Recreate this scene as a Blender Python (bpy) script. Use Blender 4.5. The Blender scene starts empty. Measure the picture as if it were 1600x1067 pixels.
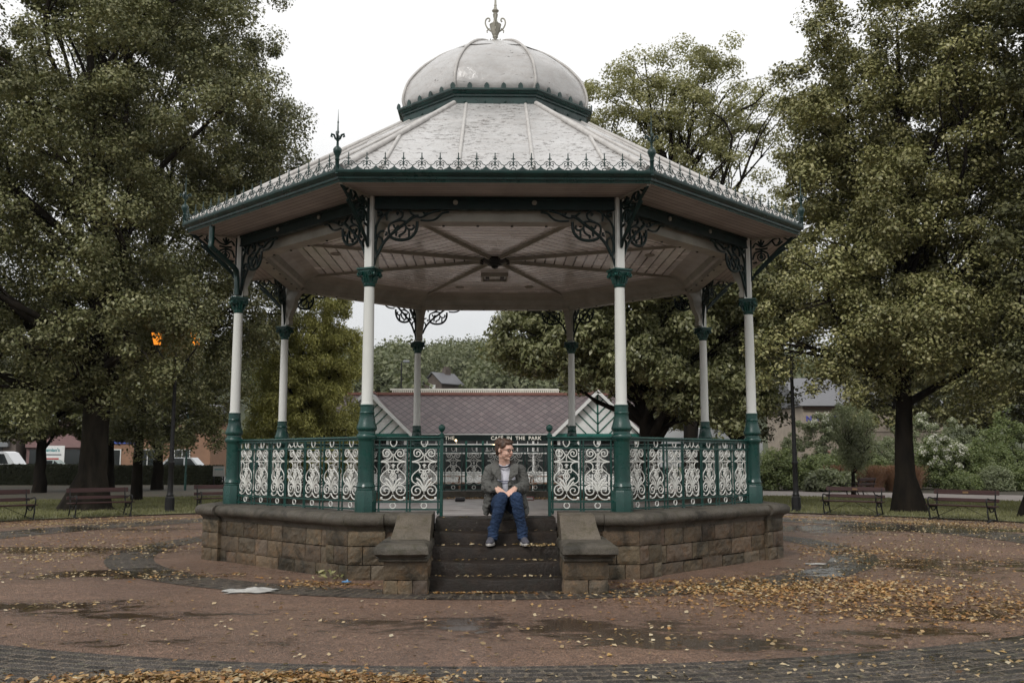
import bpy, bmesh, math, random
import numpy as np
from mathutils import Vector, Matrix
from mathutils import noise as MN
R=math.radians; PI=math.pi
sin,cos=math.sin,math.cos
S=bpy.context.scene; C=S.collection
# ------------------------------------------------------------------ camera
cam=bpy.data.cameras.new('camera'); co=bpy.data.objects.new('camera',cam); C.objects.link(co)
co.location=(0,-14.06,1.27); co.rotation_euler=(R(97.0),0,R(-1.05))
cam.sensor_width=36; cam.lens=33.525; cam.clip_end=3000; cam.clip_start=0.1
S.camera=co
# ------------------------------------------------------------------ world: heavy overcast
W=bpy.data.worlds.new('World'); S.world=W; W.use_nodes=True
nt=W.node_tree; nd=nt.nodes; lk=nt.links; nd.clear()
out=nd.new('ShaderNodeOutputWorld'); bg=nd.new('ShaderNodeBackground'); bg.inputs[1].default_value=1.0
sky=nd.new('ShaderNodeTexSky'); sky.sky_type='NISHITA'; sky.sun_disc=False
SUN_EL,SUN_AZ=44,208      # azimuth clockwise from +Y
sky.sun_elevation=R(SUN_EL); sky.sun_rotation=R(SUN_AZ); sky.dust_density=3
sb=nd.new('ShaderNodeVectorMath'); sb.operation='SCALE'; sb.inputs['Scale'].default_value=0.10
lk.new(sky.outputs[0],sb.inputs[0])
hs=nd.new('ShaderNodeHueSaturation'); hs.inputs['Saturation'].default_value=0.12; lk.new(sb.outputs[0],hs.inputs['Color'])
tc=nd.new('ShaderNodeTexCoord'); sx=nd.new('ShaderNodeSeparateXYZ'); lk.new(tc.outputs['Generated'],sx.inputs[0])
rp=nd.new('ShaderNodeValToRGB'); rp.color_ramp.interpolation='EASE'
e=rp.color_ramp.elements; e[0].position=0.0; e[0].color=(.64,.66,.675,1); e[1].position=0.42; e[1].color=(1.09,1.09,1.085,1)
m_=e.new(0.14); m_.color=(.75,.765,.775,1)
m_=e.new(0.22); m_.color=(.90,.905,.91,1)
nz=nd.new('ShaderNodeTexNoise'); nz.inputs['Scale'].default_value=3.2; nz.inputs['Detail'].default_value=6; nz.inputs['Roughness'].default_value=.55
mp=nd.new('ShaderNodeMapping'); mp.inputs['Scale'].default_value=(1,1,2.6); lk.new(tc.outputs['Generated'],mp.inputs[0]); lk.new(mp.outputs[0],nz.inputs[0])
ma=nd.new('ShaderNodeMath'); ma.operation='MULTIPLY_ADD'; ma.inputs[1].default_value=.10; lk.new(nz.outputs[0],ma.inputs[0])
lk.new(sx.outputs[2],ma.inputs[2]); 
sub=nd.new('ShaderNodeMath'); sub.operation='SUBTRACT'; sub.inputs[1].default_value=.05; lk.new(ma.outputs[0],sub.inputs[0]); lk.new(sub.outputs[0],rp.inputs[0])
mx=nd.new('ShaderNodeMix'); mx.data_type='RGBA'; mx.inputs[0].default_value=.12
lk.new(rp.outputs[0],mx.inputs[6]); lk.new(hs.outputs[0],mx.inputs[7]); lk.new(mx.outputs[2],bg.inputs[0]); lk.new(bg.outputs[0],out.inputs[0])
# ------------------------------------------------------------------ sun (veiled by cloud: soft)
sl=bpy.data.lights.new('sun','SUN'); sl.energy=1.5; sl.angle=R(11); sl.color=(1,.97,.93)
so=bpy.data.objects.new('sun',sl); C.objects.link(so)
d=Vector((sin(R(SUN_AZ))*cos(R(SUN_EL)),cos(R(SUN_AZ))*cos(R(SUN_EL)),sin(R(SUN_EL))))
so.rotation_euler=d.to_track_quat('Z','Y').to_euler()
V=S.view_settings; V.view_transform='Standard'; V.look='None'; V.exposure=0.10; V.gamma=1
S.render.engine='CYCLES'
# ------------------------------------------------------------------ helpers
rnd=random.Random(7)
class MB:
    def __init__(s): s.v=[]; s.f=[]; s.c=[]; s.cc=None
    def add(s,vs,fs):
        o=len(s.v); s.v.extend(tuple(p) for p in vs); s.f.extend(tuple(i+o for i in f) for f in fs)
        s.c.extend([s.cc]*len(fs)); return s
    def box(s,x0,x1,y0,y1,z0,z1,M=None):
        vs=[(x,y,z) for z in (z0,z1) for y in (y0,y1) for x in (x0,x1)]
        if M is not None: vs=[tuple(M@Vector(p)) for p in vs]
        return s.add(vs,[(0,2,3,1),(4,5,7,6),(0,1,5,4),(2,6,7,3),(0,4,6,2),(1,3,7,5)])
    def cbox(s,x0,x1,y0,y1,z0,z1,b=.01,M=None):
        # box with chamfered edges
        vs=[];b=min(b,(x1-x0)*.45,(y1-y0)*.45,(z1-z0)*.45)
        bm=bmesh.new(); bmesh.ops.create_cube(bm,size=1)
        for p in bm.verts: p.co=Vector(((x0+x1)/2+p.co.x*(x1-x0),(y0+y1)/2+p.co.y*(y1-y0),(z0+z1)/2+p.co.z*(z1-z0)))
        bmesh.ops.bevel(bm,geom=bm.edges[:],offset=b,segments=1,affect='EDGES')
        bm.verts.index_update()
        vs=[(M@p.co if M is not None else p.co) for p in bm.verts]; fs=[[q.index for q in f.verts] for f in bm.faces]; bm.free()
        return s.add(vs,fs)
    def lathe(s,prof,n=16,cx=0,cy=0,rot=0,cap=True,M=None):
        vs=[];k=len(prof)
        for r,z in prof:
            for i in range(n):
                a=rot+2*PI*i/n; vs.append((cx+r*cos(a),cy+r*sin(a),z))
        fs=[]
        for j in range(k-1):
            for i in range(n):
                i2=(i+1)%n; fs.append((j*n+i,j*n+i2,(j+1)*n+i2,(j+1)*n+i))
        if cap: fs.append(tuple(range(n-1,-1,-1))); fs.append(tuple((k-1)*n+i for i in range(n)))
        if M is not None: vs=[tuple(M@Vector(p)) for p in vs]
        return s.add(vs,fs)
    def tube(s,pts,r,n=8,flat=None,up=None,cap=True):
        # pts: list of vectors; r: radius or list; sweep
        P=[Vector(p) for p in pts]; k=len(P)
        rr=r if isinstance(r,(list,tuple)) else [r]*k
        T=[(P[min(i+1,k-1)]-P[max(i-1,0)]).normalized() for i in range(k)]
        u=Vector(up) if up else (Vector((0,0,1)) if abs(T[0].z)<.9 else Vector((1,0,0)))
        vs=[]
        for i in range(k):
            a=T[i].cross(u)
            if a.length<1e-6: a=T[i].cross(Vector((.3,.9,.1)))
            a.normalize(); b=a.cross(T[i]).normalized()
            if up is None: u=b
            fl=flat or 1
            for j in range(n):
                t=2*PI*j/n; vs.append(P[i]+a*(cos(t)*rr[i])+b*(sin(t)*rr[i]*fl))
        fs=[]
        for i in range(k-1):
            for j in range(n):
                j2=(j+1)%n; fs.append((i*n+j,(i+1)*n+j,(i+1)*n+j2,i*n+j2))
        if cap: fs.append(tuple(range(n))); fs.append(tuple((k-1)*n+j for j in range(n-1,-1,-1)))
        return s.add(vs,fs)
    def bar2(s,pts,w,t,M=None,taper=False):
        # planar bar along 2d pts (u,z), thick t along local y
        k=len(pts); vs=[]
        for i in range(k):
            a=pts[max(i-1,0)]; b=pts[min(i+1,k-1)]
            dx,dz=b[0]-a[0],b[1]-a[1]; L=math.hypot(dx,dz) or 1; nx,nz_=-dz/L,dx/L
            ww=w*(1-.5*abs(2*i/(k-1)-1)) if taper else w
            for q,h in ((.5,-.2),(.5,.2),(.2,.5),(-.2,.5),(-.5,.2),(-.5,-.2),(-.2,-.5),(.2,-.5)):
                vs.append((pts[i][0]+nx*ww*q,h*t,pts[i][1]+nz_*ww*q))
        n=8;fs=[]
        for i in range(k-1):
            for j in range(n):
                j2=(j+1)%n; fs.append((i*n+j,i*n+j2,(i+1)*n+j2,(i+1)*n+j))
        fs.append(tuple(range(n-1,-1,-1))); fs.append(tuple((k-1)*n+j for j in range(n)))
        if M is not None: vs=[tuple(M@Vector(p)) for p in vs]
        return s.add(vs,fs)
    def prism(s,poly,z0,z1,M=None):
        n=len(poly); vs=[(x,y,z0) for x,y in poly]+[(x,y,z1) for x,y in poly]
        if M is not None: vs=[tuple(M@Vector(p)) for p in vs]
        return s.add(vs,[tuple(range(n-1,-1,-1)),tuple(range(n,2*n))]+[(i,(i+1)%n,n+(i+1)%n,n+i) for i in range(n)])
    def build(s,name,m,parent=None,smooth=None,loc=None,fix=True):
        me=bpy.data.meshes.new(name); me.from_pydata(s.v,[],s.f)
        if any(c is not None for c in s.c):
            at=me.color_attributes.new('tint','FLOAT_COLOR','CORNER')
            arr=[]
            for f,c in zip(s.f,s.c): arr.extend(((c[0],c[1],c[2],1) if isinstance(c,tuple) else (c,c,c,1))*len(f))
            at.data.foreach_set('color',arr)
        if fix:
            bm=bmesh.new(); bm.from_mesh(me); bmesh.ops.recalc_face_normals(bm,faces=bm.faces); bm.to_mesh(me); bm.free()
        if smooth:
            me.polygons.foreach_set('use_smooth',[True]*len(me.polygons))
            me.set_sharp_from_angle(angle=R(smooth))
        me.materials.append(m)
        o=bpy.data.objects.new(name,me); C.objects.link(o)
        if parent: o.parent=parent
        if loc: o.location=loc
        return o
def tag(o,label=None,cat=None,group=None,kind=None):
    if label: o['label']=label
    if cat: o['category']=cat
    if group: o['group']=group
    if kind: o['kind']=kind
    return o
def empty(name,loc=(0,0,0),rz=0,label=None,cat=None,group=None,parent=None):
    o=bpy.data.objects.new(name,None); C.objects.link(o); o.location=loc; o.rotation_euler=(0,0,rz); o.empty_display_size=.2
    if parent: o.parent=parent
    return tag(o,label,cat,group)
def copy_tree(o,parent=None):
    c=o.copy(); C.objects.link(c); c.parent=parent
    for ch in list(o.children): copy_tree(ch,c)
    return c
def sub(name,me,parent,loc=(0,0,0),rz=0,mat=None):
    o=bpy.data.objects.new(name,me); C.objects.link(o); o.parent=parent; o.location=loc; o.rotation_euler=(0,0,rz); return o
def sm(pts,n=4):
    # catmull-rom smoothing of point list
    P=[Vector(p) for p in pts]; out=[]
    for i in range(len(P)-1):
        a=P[max(i-1,0)];b=P[i];c=P[i+1];d_=P[min(i+2,len(P)-1)]
        for j in range(n):
            t=j/n; out.append(.5*((2*b)+(c-a)*t+(2*a-5*b+4*c-d_)*t*t+(3*b-a-3*c+d_)*t**3))
    out.append(P[-1]); return out
# ------------------------------------------------------------------ materials
def nodes(name):
    m=bpy.data.materials.new(name); m.use_nodes=True; t=m.node_tree; return m,t,t.nodes['Principled BSDF']
class N:
    def __init__(s,t): s.t=t
    def n(s,ty,**k):
        x=s.t.nodes.new(ty)
        for a,b in k.items(): setattr(x,a,b)
        return x
    def l(s,a,b): s.t.links.new(a,b)
    def noise(s,scale,detail=5,rough=.6,vec=None,dist=0):
        x=s.n('ShaderNodeTexNoise'); x.inputs['Scale'].default_value=scale; x.inputs['Detail'].default_value=detail; x.inputs['Roughness'].default_value=rough; x.inputs['Distortion'].default_value=dist
        if vec: s.l(vec,x.inputs['Vector'])
        return x.outputs[0]
    def ramp(s,fac,stops,interp='LINEAR'):
        x=s.n('ShaderNodeValToRGB'); e=x.color_ramp.elements; x.color_ramp.interpolation=interp
        while len(e)<len(stops): e.new(.5)
        for q,(p,c) in zip(e,stops):
            q.position=p; q.color=(c,c,c,1) if not isinstance(c,(tuple,list)) else (*c,1)
        s.l(fac,x.inputs[0]); return x.outputs[0]
    def mix(s,fac,a,b,mode='MIX'):
        x=s.n('ShaderNodeMix',data_type='RGBA',blend_type=mode)
        for v,i in ((fac,0),(a,6),(b,7)):
            if isinstance(v,(int,float)) : x.inputs[i].default_value=v if i==0 else (v,v,v,1)
            elif isinstance(v,tuple): x.inputs[i].default_value=(*v,1)
            else: s.l(v,x.inputs[i])
        return x.outputs[2]
    def math(s,op,a,b=0,c=None):
        x=s.n('ShaderNodeMath',operation=op)
        for i,v in enumerate((a,b,c)):
            if v is None: continue
            if isinstance(v,(int,float)): x.inputs[i].default_value=v
            else: s.l(v,x.inputs[i])
        return x.outputs[0]
    def bump(s,h,strength,dist,bsdf,prev=None):
        x=s.n('ShaderNodeBump'); x.inputs['Strength'].default_value=strength; x.inputs['Distance'].default_value=dist
        s.l(h,x.inputs['Height'])
        if prev: s.l(prev,x.inputs['Normal'])
        if bsdf: s.l(x.outputs[0],bsdf.inputs['Normal'])
        return x.outputs[0]
    def obj(s): return s.n('ShaderNodeTexCoord').outputs['Object']
    def mapping(s,vec,sc):
        x=s.n('ShaderNodeMapping'); x.inputs['Scale'].default_value=sc; s.l(vec,x.inputs[0]); return x.outputs[0]
def pm(name,c1,c2=None,scale=6,rough=.5,rough2=None,bump=.0,bscale=40,metal=0,lo=.35,hi=.65,stretch=(1,1,1),tint=False,grime=None,spec=None):
    m,t,b=nodes(name); n=N(t); ob=n.mapping(n.obj(),stretch)
    c2=c2 or tuple(x*.75 for x in c1)
    f=n.noise(scale,6,.62,ob); f=n.ramp(f,[(lo,0),(hi,1)])
    col=n.mix(f,c1,c2)
    if grime:
        g=n.ramp(n.noise(grime[1],8,.7,ob,.4),[(grime[2],0),(grime[2]+.06,1)]); col=n.mix(g,col,grime[0])
    if tint:
        a=n.n('ShaderNodeVertexColor',layer_name='tint'); col=n.mix(1.0,col,a.outputs[0],'MULTIPLY')
    n.l(col,b.inputs['Base Color'])
    if rough2 is not None:
        rr=n.ramp(n.noise(scale*1.7,4,.6,ob),[(.35,rough),(.65,rough2)]); n.l(rr,b.inputs['Roughness'])
    else: b.inputs['Roughness'].default_value=rough
    b.inputs['Metallic'].default_value=metal
    if spec is not None: b.inputs['Specular IOR Level'].default_value=spec
    if bump: n.bump(n.noise(bscale,5,.6,ob),bump,.01,b)
    return m
M={}
M['green']=pm('green_gloss_paint',(.007,.055,.044),(.004,.034,.028),5,.22,.42,.15,60,grime=((.02,.022,.018),9,.68))
M['dgreen']=pm('dark_green_paint',(.004,.018,.016),(.003,.010,.009),6,.3,.5,.15,50,spec=.25)
M['white']=pm('white_gloss_paint',(.66,.665,.63),(.55,.56,.52),3,.22,.4,.08,30,stretch=(1,1,.25),grime=((.30,.29,.24),14,.73))
M['scroll']=pm('white_iron_paint',(.66,.66,.62),(.52,.52,.48),9,.35,.5,.25,60,grime=((.22,.15,.09),22,.66))
M['cream']=pm('cream_timber_paint',(.30,.285,.24),(.21,.20,.165),3,.3,.45,.1,30)
M['iron']=pm('black_iron_paint',(.010,.010,.011),(.016,.016,.016),8,.35,.5,.15,60,spec=.25)
M['benchwood']=pm('maroon_bench_paint',(.050,.022,.020),(.030,.014,.013),5,.45,.6,.2,30,stretch=(.3,4,4),spec=.3)
M['gutterg']=pm('gutter_dark_green',(.006,.036,.031),(.003,.020,.018),5,.25,.45,.15,60)
def stone_mat(name,c1,c2,c3,tint=True,moss=.5):
    m,t,b=nodes(name); n=N(t); ob=n.obj()
    f=n.ramp(n.noise(3.5,7,.65,ob),[(.3,0),(.7,1)]); col=n.mix(f,c1,c2)
    g=n.ramp(n.noise(9,8,.7,ob,.3),[(.5,0),(.66,1)]); col=n.mix(n.math('MULTIPLY',g,.75),col,c3)
    sp=n.ramp(n.noise(120,2,.5,ob),[(.35,.72),(.65,1.15)]); col=n.mix(1.0,col,sp,'MULTIPLY')
    k=n.ramp(n.noise(2.2,8,.7,ob,.6),[(.60-.12*moss,0),(.74-.12*moss,1)]); col=n.mix(n.math('MULTIPLY',k,.8),col,(.018,.017,.013))
    li=n.ramp(n.noise(30,4,.6,ob),[(.70,0),(.74,1)]); col=n.mix(n.math('MULTIPLY',li,.35),col,(.40,.39,.33))
    if tint:
        a=n.n('ShaderNodeVertexColor',layer_name='tint'); col=n.mix(1.0,col,a.outputs[0],'MULTIPLY')
    n.l(col,b.inputs['Base Color'])
    n.l(n.ramp(n.noise(5,4,.6,ob),[(.35,.45),(.7,.85)]),b.inputs['Roughness']); b.inputs['Specular IOR Level'].default_value=.28
    p=n.bump(n.noise(28,8,.7,ob),.55,.02,None); n.bump(n.noise(140,3,.6,ob),.35,.004,b,p)
    return m
M['sand']=stone_mat('sandstone',(.15,.115,.080),(.085,.070,.054),(.165,.105,.060),moss=.95)
M['cope']=stone_mat('coping_stone',(.115,.10,.08),(.07,.062,.05),(.055,.05,.03),tint=False,moss=.9)
M['step']=stone_mat('step_stone',(.028,.020,.015),(.015,.0115,.0095),(.036,.025,.017),tint=False,moss=.7)
M['mortar']=pm('mortar',(.035,.03,.025),None,20,.9,bump=.3)
# lead roof with old flaking paint
def lead(name,peel,hs=(1,1,1)):
    m,t,b=nodes(name); n=N(t); ob=n.obj()
    base=n.mix(n.ramp(n.noise(2.2,6,.6,ob),[(.3,0),(.7,1)]),(.50,.49,.48),(.40,.39,.38))
    ms=n.mapping(ob,(1,1,2.4))
    streak=n.ramp(n.noise(6,8,.75,ms,.5),[(.45,0),(.62,1)]); base=n.mix(n.math('MULTIPLY',streak,.6),base,(.36,.335,.315))
    p1=n.noise(11,10,.72,ms,.35); region=n.ramp(n.noise(1.6,3,.5,ob),[(.35,-.03),(.65,.06)])
    pl=n.ramp(n.math('ADD',p1,region),[(peel,0),(peel+.018,1)]); base=n.mix(n.math('MULTIPLY',pl,.85),base,(.10,.085,.075))
    p2=n.ramp(n.noise(34,6,.7,ms,.2),[(.64,0),(.67,1)]); base=n.mix(n.math('MULTIPLY',p2,.7),base,(.16,.13,.12))
    n.l(base,b.inputs['Base Color']); n.l(n.ramp(n.noise(4,4,.6,ob),[(.3,.12),(.7,.34)]),b.inputs['Roughness'])
    q=n.bump(pl,.5,.006,None); n.bump(n.noise(7,5,.6,ob),.4,.03,b,q)
    return m
M['lead']=lead('flaking_painted_lead',.60); M['domelead']=lead('painted_dome_lead',.655)
def boards(name,c1,c2,per=.15,gap=.023,rough=(.12,.30),attr='UVMap'):
    # boards run along u; v in metres
    m,t,b=nodes(name); n=N(t)
    uv=n.n('ShaderNodeUVMap').outputs[0]; sx=n.n('ShaderNodeSeparateXYZ'); n.l(uv,sx.inputs[0])
    v=n.math('DIVIDE',sx.outputs[1],per); fr=n.math('FRACT',v); idx=n.math('FLOOR',v)
    line=n.math('LESS_THAN',fr,gap/per)
    wn=n.n('ShaderNodeTexWhiteNoise',noise_dimensions='1D'); n.l(idx,wn.inputs['W'])
    col=n.mix(n.ramp(n.noise(3,6,.65,n.obj()),[(.35,0),(.65,1)]),c1,c2)
    col=n.mix(1.0,col,n.ramp(wn.outputs[0],[(0,.86),(1,1.05)]),'MULTIPLY')
    dr=n.ramp(n.noise(7,7,.7,n.obj(),.4),[(.60,0),(.72,1)]); col=n.mix(n.math('MULTIPLY',dr,.5),col,(.13,.11,.09))
    col=n.mix(n.math('MULTIPLY',line,.92),col,(.045,.038,.032))
    n.l(col,b.inputs['Base Color'])
    n.l(n.ramp(n.noise(2.5,4,.5,n.obj()),[(.35,rough[0]),(.65,rough[1])]),b.inputs['Roughness'])
    h=n.math('SUBTRACT',1.0,line); p=n.bump(h,.6,.006,None)
    p=n.bump(wn.outputs[0],.25,.01,None,p); n.bump(n.noise(6,3,.5,n.obj()),.12,.02,b,p)
    return m
M['ceil']=boards('ceiling_boards',(.80,.78,.77),(.68,.66,.65))
M['soffit']=boards('soffit_boards',(.42,.385,.355),(.34,.31,.285),.085,.01,(.4,.6))
def leafmat(name,cols,trans=.09,rough=.42):
    if trans<.31 and rough<.5: cols=[(r_*1.12,g_*1.14,b_*1.20) for r_,g_,b_ in cols]
    m,t,b=nodes(name); n=N(t); g=n.n('ShaderNodeNewGeometry')
    k=len(cols); col=n.ramp(g.outputs['Random Per Island'],[(i/(k-1),c) for i,c in enumerate(cols)])
    big=n.ramp(n.noise(.55,3,.5,n.obj()),[(.3,.72),(.7,1.22)]); col=n.mix(1.0,col,big,'MULTIPLY')
    n.l(col,b.inputs['Base Color']); b.inputs['Roughness'].default_value=rough; b.inputs['Specular IOR Level'].default_value=(.08 if rough>.7 else .30)
    tr=n.n('ShaderNodeBsdfTranslucent'); n.l(n.mix(1.0,col,(1.05,1.12,.7),'MULTIPLY'),tr.inputs[0])
    mx=n.n('ShaderNodeMixShader'); mx.inputs[0].default_value=trans
    n.l(b.outputs[0],mx.inputs[1]); n.l(tr.outputs[0],mx.inputs[2]); n.l(mx.outputs[0],t.nodes['Material Output'].inputs[0])
    return m
M['lime']=leafmat('lime_leaves',[(.10,.105,.036),(.16,.158,.058),(.23,.215,.085),(.31,.285,.14)])
M['limel']=leafmat('left_lime_leaves',[(.082,.090,.036),(.13,.135,.054),(.185,.18,.078),(.26,.245,.125)])
M['dark']=leafmat('dark_leaves',[(.042,.045,.018),(.070,.071,.029),(.115,.110,.048)])
M['pale']=leafmat('pale_leaves',[(.22,.215,.105),(.30,.29,.145),(.39,.37,.20)],.32)
M['mid']=leafmat('cherry_leaves',[(.095,.105,.042),(.15,.155,.066),(.21,.21,.10),(.29,.28,.15)],.25,.33)
M['gold']=leafmat('golden_conifer_foliage',[(.23,.23,.07),(.36,.35,.11),(.50,.47,.17)],.2,.6)
M['hedge']=leafmat('hedge_leaves',[(.016,.019,.011),(.026,.028,.015)],.1,.75)
M['shrub']=leafmat('shrub_leaves',[(.10,.13,.045),(.15,.18,.07),(.22,.24,.10)],.3)
M['shrub2']=leafmat('grey_shrub_leaves',[(.14,.16,.08),(.20,.22,.12),(.27,.28,.17)],.3)
M['redgrass']=leafmat('bronze_grass',[(.15,.08,.05),(.20,.11,.07),(.24,.14,.09)],.3)
M['hyd']=leafmat('white_flower_heads',[(.50,.48,.40),(.62,.60,.52),(.40,.38,.30)],.3)
M['orange']=leafmat('orange_flowers',[(.5,.14,.02),(.6,.22,.03)],.3)
M['wood']=leafmat('far_wood_leaves',[(.10,.115,.062),(.14,.155,.085),(.19,.195,.115)],.2,.7)
M['bark']=pm('bark',(.020,.016,.012),(.008,.007,.006),5,.95,bump=.8,bscale=12,stretch=(1,1,.25),spec=.08)
M['barkl']=pm('pale_bark',(.036,.030,.023),(.014,.012,.010),5,.95,bump=.8,bscale=12,stretch=(1,1,.25),spec=.08)
# ------------------------------------------------------------------ leaves
def quads_obj(name,V_,m,parent=None,uv=False):
    # V_ (n,4,3)
    n=len(V_); me=bpy.data.meshes.new(name)
    me.vertices.add(n*4); me.vertices.foreach_set('co',V_.reshape(-1).astype(np.float32))
    me.loops.add(n*4); me.loops.foreach_set('vertex_index',np.arange(n*4,dtype=np.int32))
    me.polygons.add(n); me.polygons.foreach_set('loop_start',np.arange(0,n*4,4,dtype=np.int32))
    me.update(calc_edges=True); me.validate()
    me.materials.append(m); o=bpy.data.objects.new(name,me); C.objects.link(o)
    if parent: o.parent=parent
    return o
def leaves(P,Nn,size,rng,asp=.6,tilt=.6,droop=0.0):
    # P positions (n,3); Nn preferred normals; returns quads
    n=len(P); nr=Nn+rng.normal(0,tilt,(n,3)); nr/=np.linalg.norm(nr,axis=1)[:,None]
    a=rng.normal(0,1,(n,3)); a[:,2]-=droop; a-=nr*(a*nr).sum(1)[:,None]; a/=np.linalg.norm(a,axis=1)[:,None]+1e-9
    b=np.cross(nr,a); L=size*rng.uniform(.5,1.45,(n,1)); w=L*asp*.5
    tip=P+a*L*.5-nr*L*.08; base=P-a*L*.5
    return np.stack([base,P+b*w+nr*L*.05,tip,P-b*w+nr*L*.05],axis=1)
def clumps(centers,rad,per,size,seed,flat=.6,asp=.6,tilt=.6,droop=0.):
    rng=np.random.default_rng(seed); n=len(centers); c=np.repeat(centers,per,0); r=np.repeat(rad,per)
    d=rng.normal(0,1,(n*per,3)); d/=np.linalg.norm(d,axis=1)[:,None]
    rr=r*rng.uniform(0,1,n*per)**.45
    off=d*rr[:,None]; off[:,2]*=flat
    nn=d.copy(); nn[:,2]=np.abs(nn[:,2])*.9+.5
    return leaves(c+off,nn,size,rng,asp,tilt,droop)
def crown_centers(lobes,n,seed,shell=.5,jit=.12):
    rng=np.random.default_rng(seed)
    lobes=np.array(lobes,float); w=(lobes[:,3]*lobes[:,4]+lobes[:,3]*lobes[:,5]+lobes[:,4]*lobes[:,5]); w/=w.sum()
    idx=rng.choice(len(lobes),n,p=w); L=lobes[idx]
    d=rng.normal(0,1,(n,3)); d/=np.linalg.norm(d,axis=1)[:,None]
    s=1-shell*rng.uniform(0,1,n)**1.7+rng.normal(0,jit,n)*.5
    return L[:,:3]+d*L[:,3:6]*s[:,None]
def limb(mb,a,b,r0,r1,rg,bend=.15,n=7,sides=7):
    a=Vector(a);b=Vector(b);L=(b-a).length
    o1=Vector([rg.uniform(-1,1)*bend*L for _ in range(3)]);o2=Vector([rg.uniform(-1,1)*bend*L*.6 for _ in range(3)])
    pts=[];rr=[]
    for i in range(n):
        t=i/(n-1); pts.append(a.lerp(b,t)+o1*sin(PI*t)+o2*sin(2*PI*t)*.5+Vector((0,0,.08*L*sin(PI*t)))); rr.append(r0+(r1-r0)*t)
    mb.tube(pts,rr,sides); return pts
def tree(name,base,r,lobes,m,bark,label,nclump,per,size,seed,cr=(.45,.85),fork=.35,flat=.6,droop=0.,lean=(0,0),limbs=26,group=None,shell=.5,trunk_top=None,cut=None,asp=.62,minz=None,flare=1.5,tilt=.6,extra=None):
    rg=random.Random(seed); bx,by,bz=base
    root=empty(name,base,label=label,cat='tree',group=group)
    cs=crown_centers(lobes,nclump,seed,shell)
    if minz is not None: cs=cs[cs[:,2]>minz]
    rng=np.random.default_rng(seed+1); rad=rng.uniform(cr[0],cr[1],len(cs))
    Q=clumps(cs,rad,per,size,seed+2,flat,asp,tilt,droop)
    if extra: Q=np.concatenate([Q,clumps(np.array([e[:3] for e in extra]),np.array([e[3] for e in extra]),170,size,seed+7,.9,asp,tilt,droop)])
    Q=Q-np.array(base)
    quads_obj('crown',Q,m,root)
    mb=MB(); lb=np.array(lobes,float); top=trunk_top or float(lb[:,2].max())
    cx,cy=float(lb[:,0].mean()),float(lb[:,1].mean())
    H=top-bz; pts=[];rr=[]
    for i in range(15):
        t=i/14; z=t*H; rad_=r*(1-.85*t)*(1+.45*flare*math.exp(-z/.30)+.15*math.exp(-z/1.0)) 
        k=min(1,t*1.1)
        pts.append((lean[0]*z+(cx-bx-lean[0]*H)*k*k*.8+rg.uniform(-.05,.05)*r*3,lean[1]*z+(cy-by)*k*k*.6,z)); rr.append(max(rad_,.03))
    mb.tube(pts,rr,26,up=(0,1,0)); nv=len(mb.v)
    for i_ in range(nv):
        p=Vector(mb.v[i_]); j_=min(14,int(p.z/H*14)); c_=Vector(pts[j_]); c_.z=p.z; dd=p-c_; f_=1+.16*MN.noise(Vector((p.x*2.2,p.y*2.2,p.z*.45+seed)))+.10*MN.noise(Vector((p.x*6,p.y*6,p.z*.6))); mb.v[i_]=tuple(c_+dd*f_)
    if flare>.5:
        for k in range(7):
            a=k*2*PI/7+rg.uniform(-.3,.3); L=r*rg.uniform(1.5,2.5)
            mb.tube([(cos(a)*r*.7,sin(a)*r*.7,r*1.3),(cos(a)*r*1.0,sin(a)*r*1.0,r*.45),(cos(a)*L,sin(a)*L,-.06)],[r*.34,r*.30,r*.10],7)
    idx=rng.choice(len(cs),min(limbs,len(cs)),replace=False)
    for q in idx:
        tgt=cs[q]-np.array(base); t=min(.95,max(fork*.6,(tgt[2]/H)*rg.uniform(.45,.8))); j=t*14; i0=int(j); p0=Vector(pts[i0]).lerp(Vector(pts[min(14,i0+1)]),j-i0)
        r0=rr[i0]*.5; P=limb(mb,p0,tgt,r0,.025,rg)
        for _ in range(3):
            s=P[rg.randint(2,5)]; e2=Vector(tgt)+Vector([rg.uniform(-.8,.8) for _ in range(3)]); limb(mb,s,e2,r0*.4,.012,rg,n=5,sides=5)
    o=mb.build('trunk',bark,root,smooth=60,fix=False)
    return root
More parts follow.
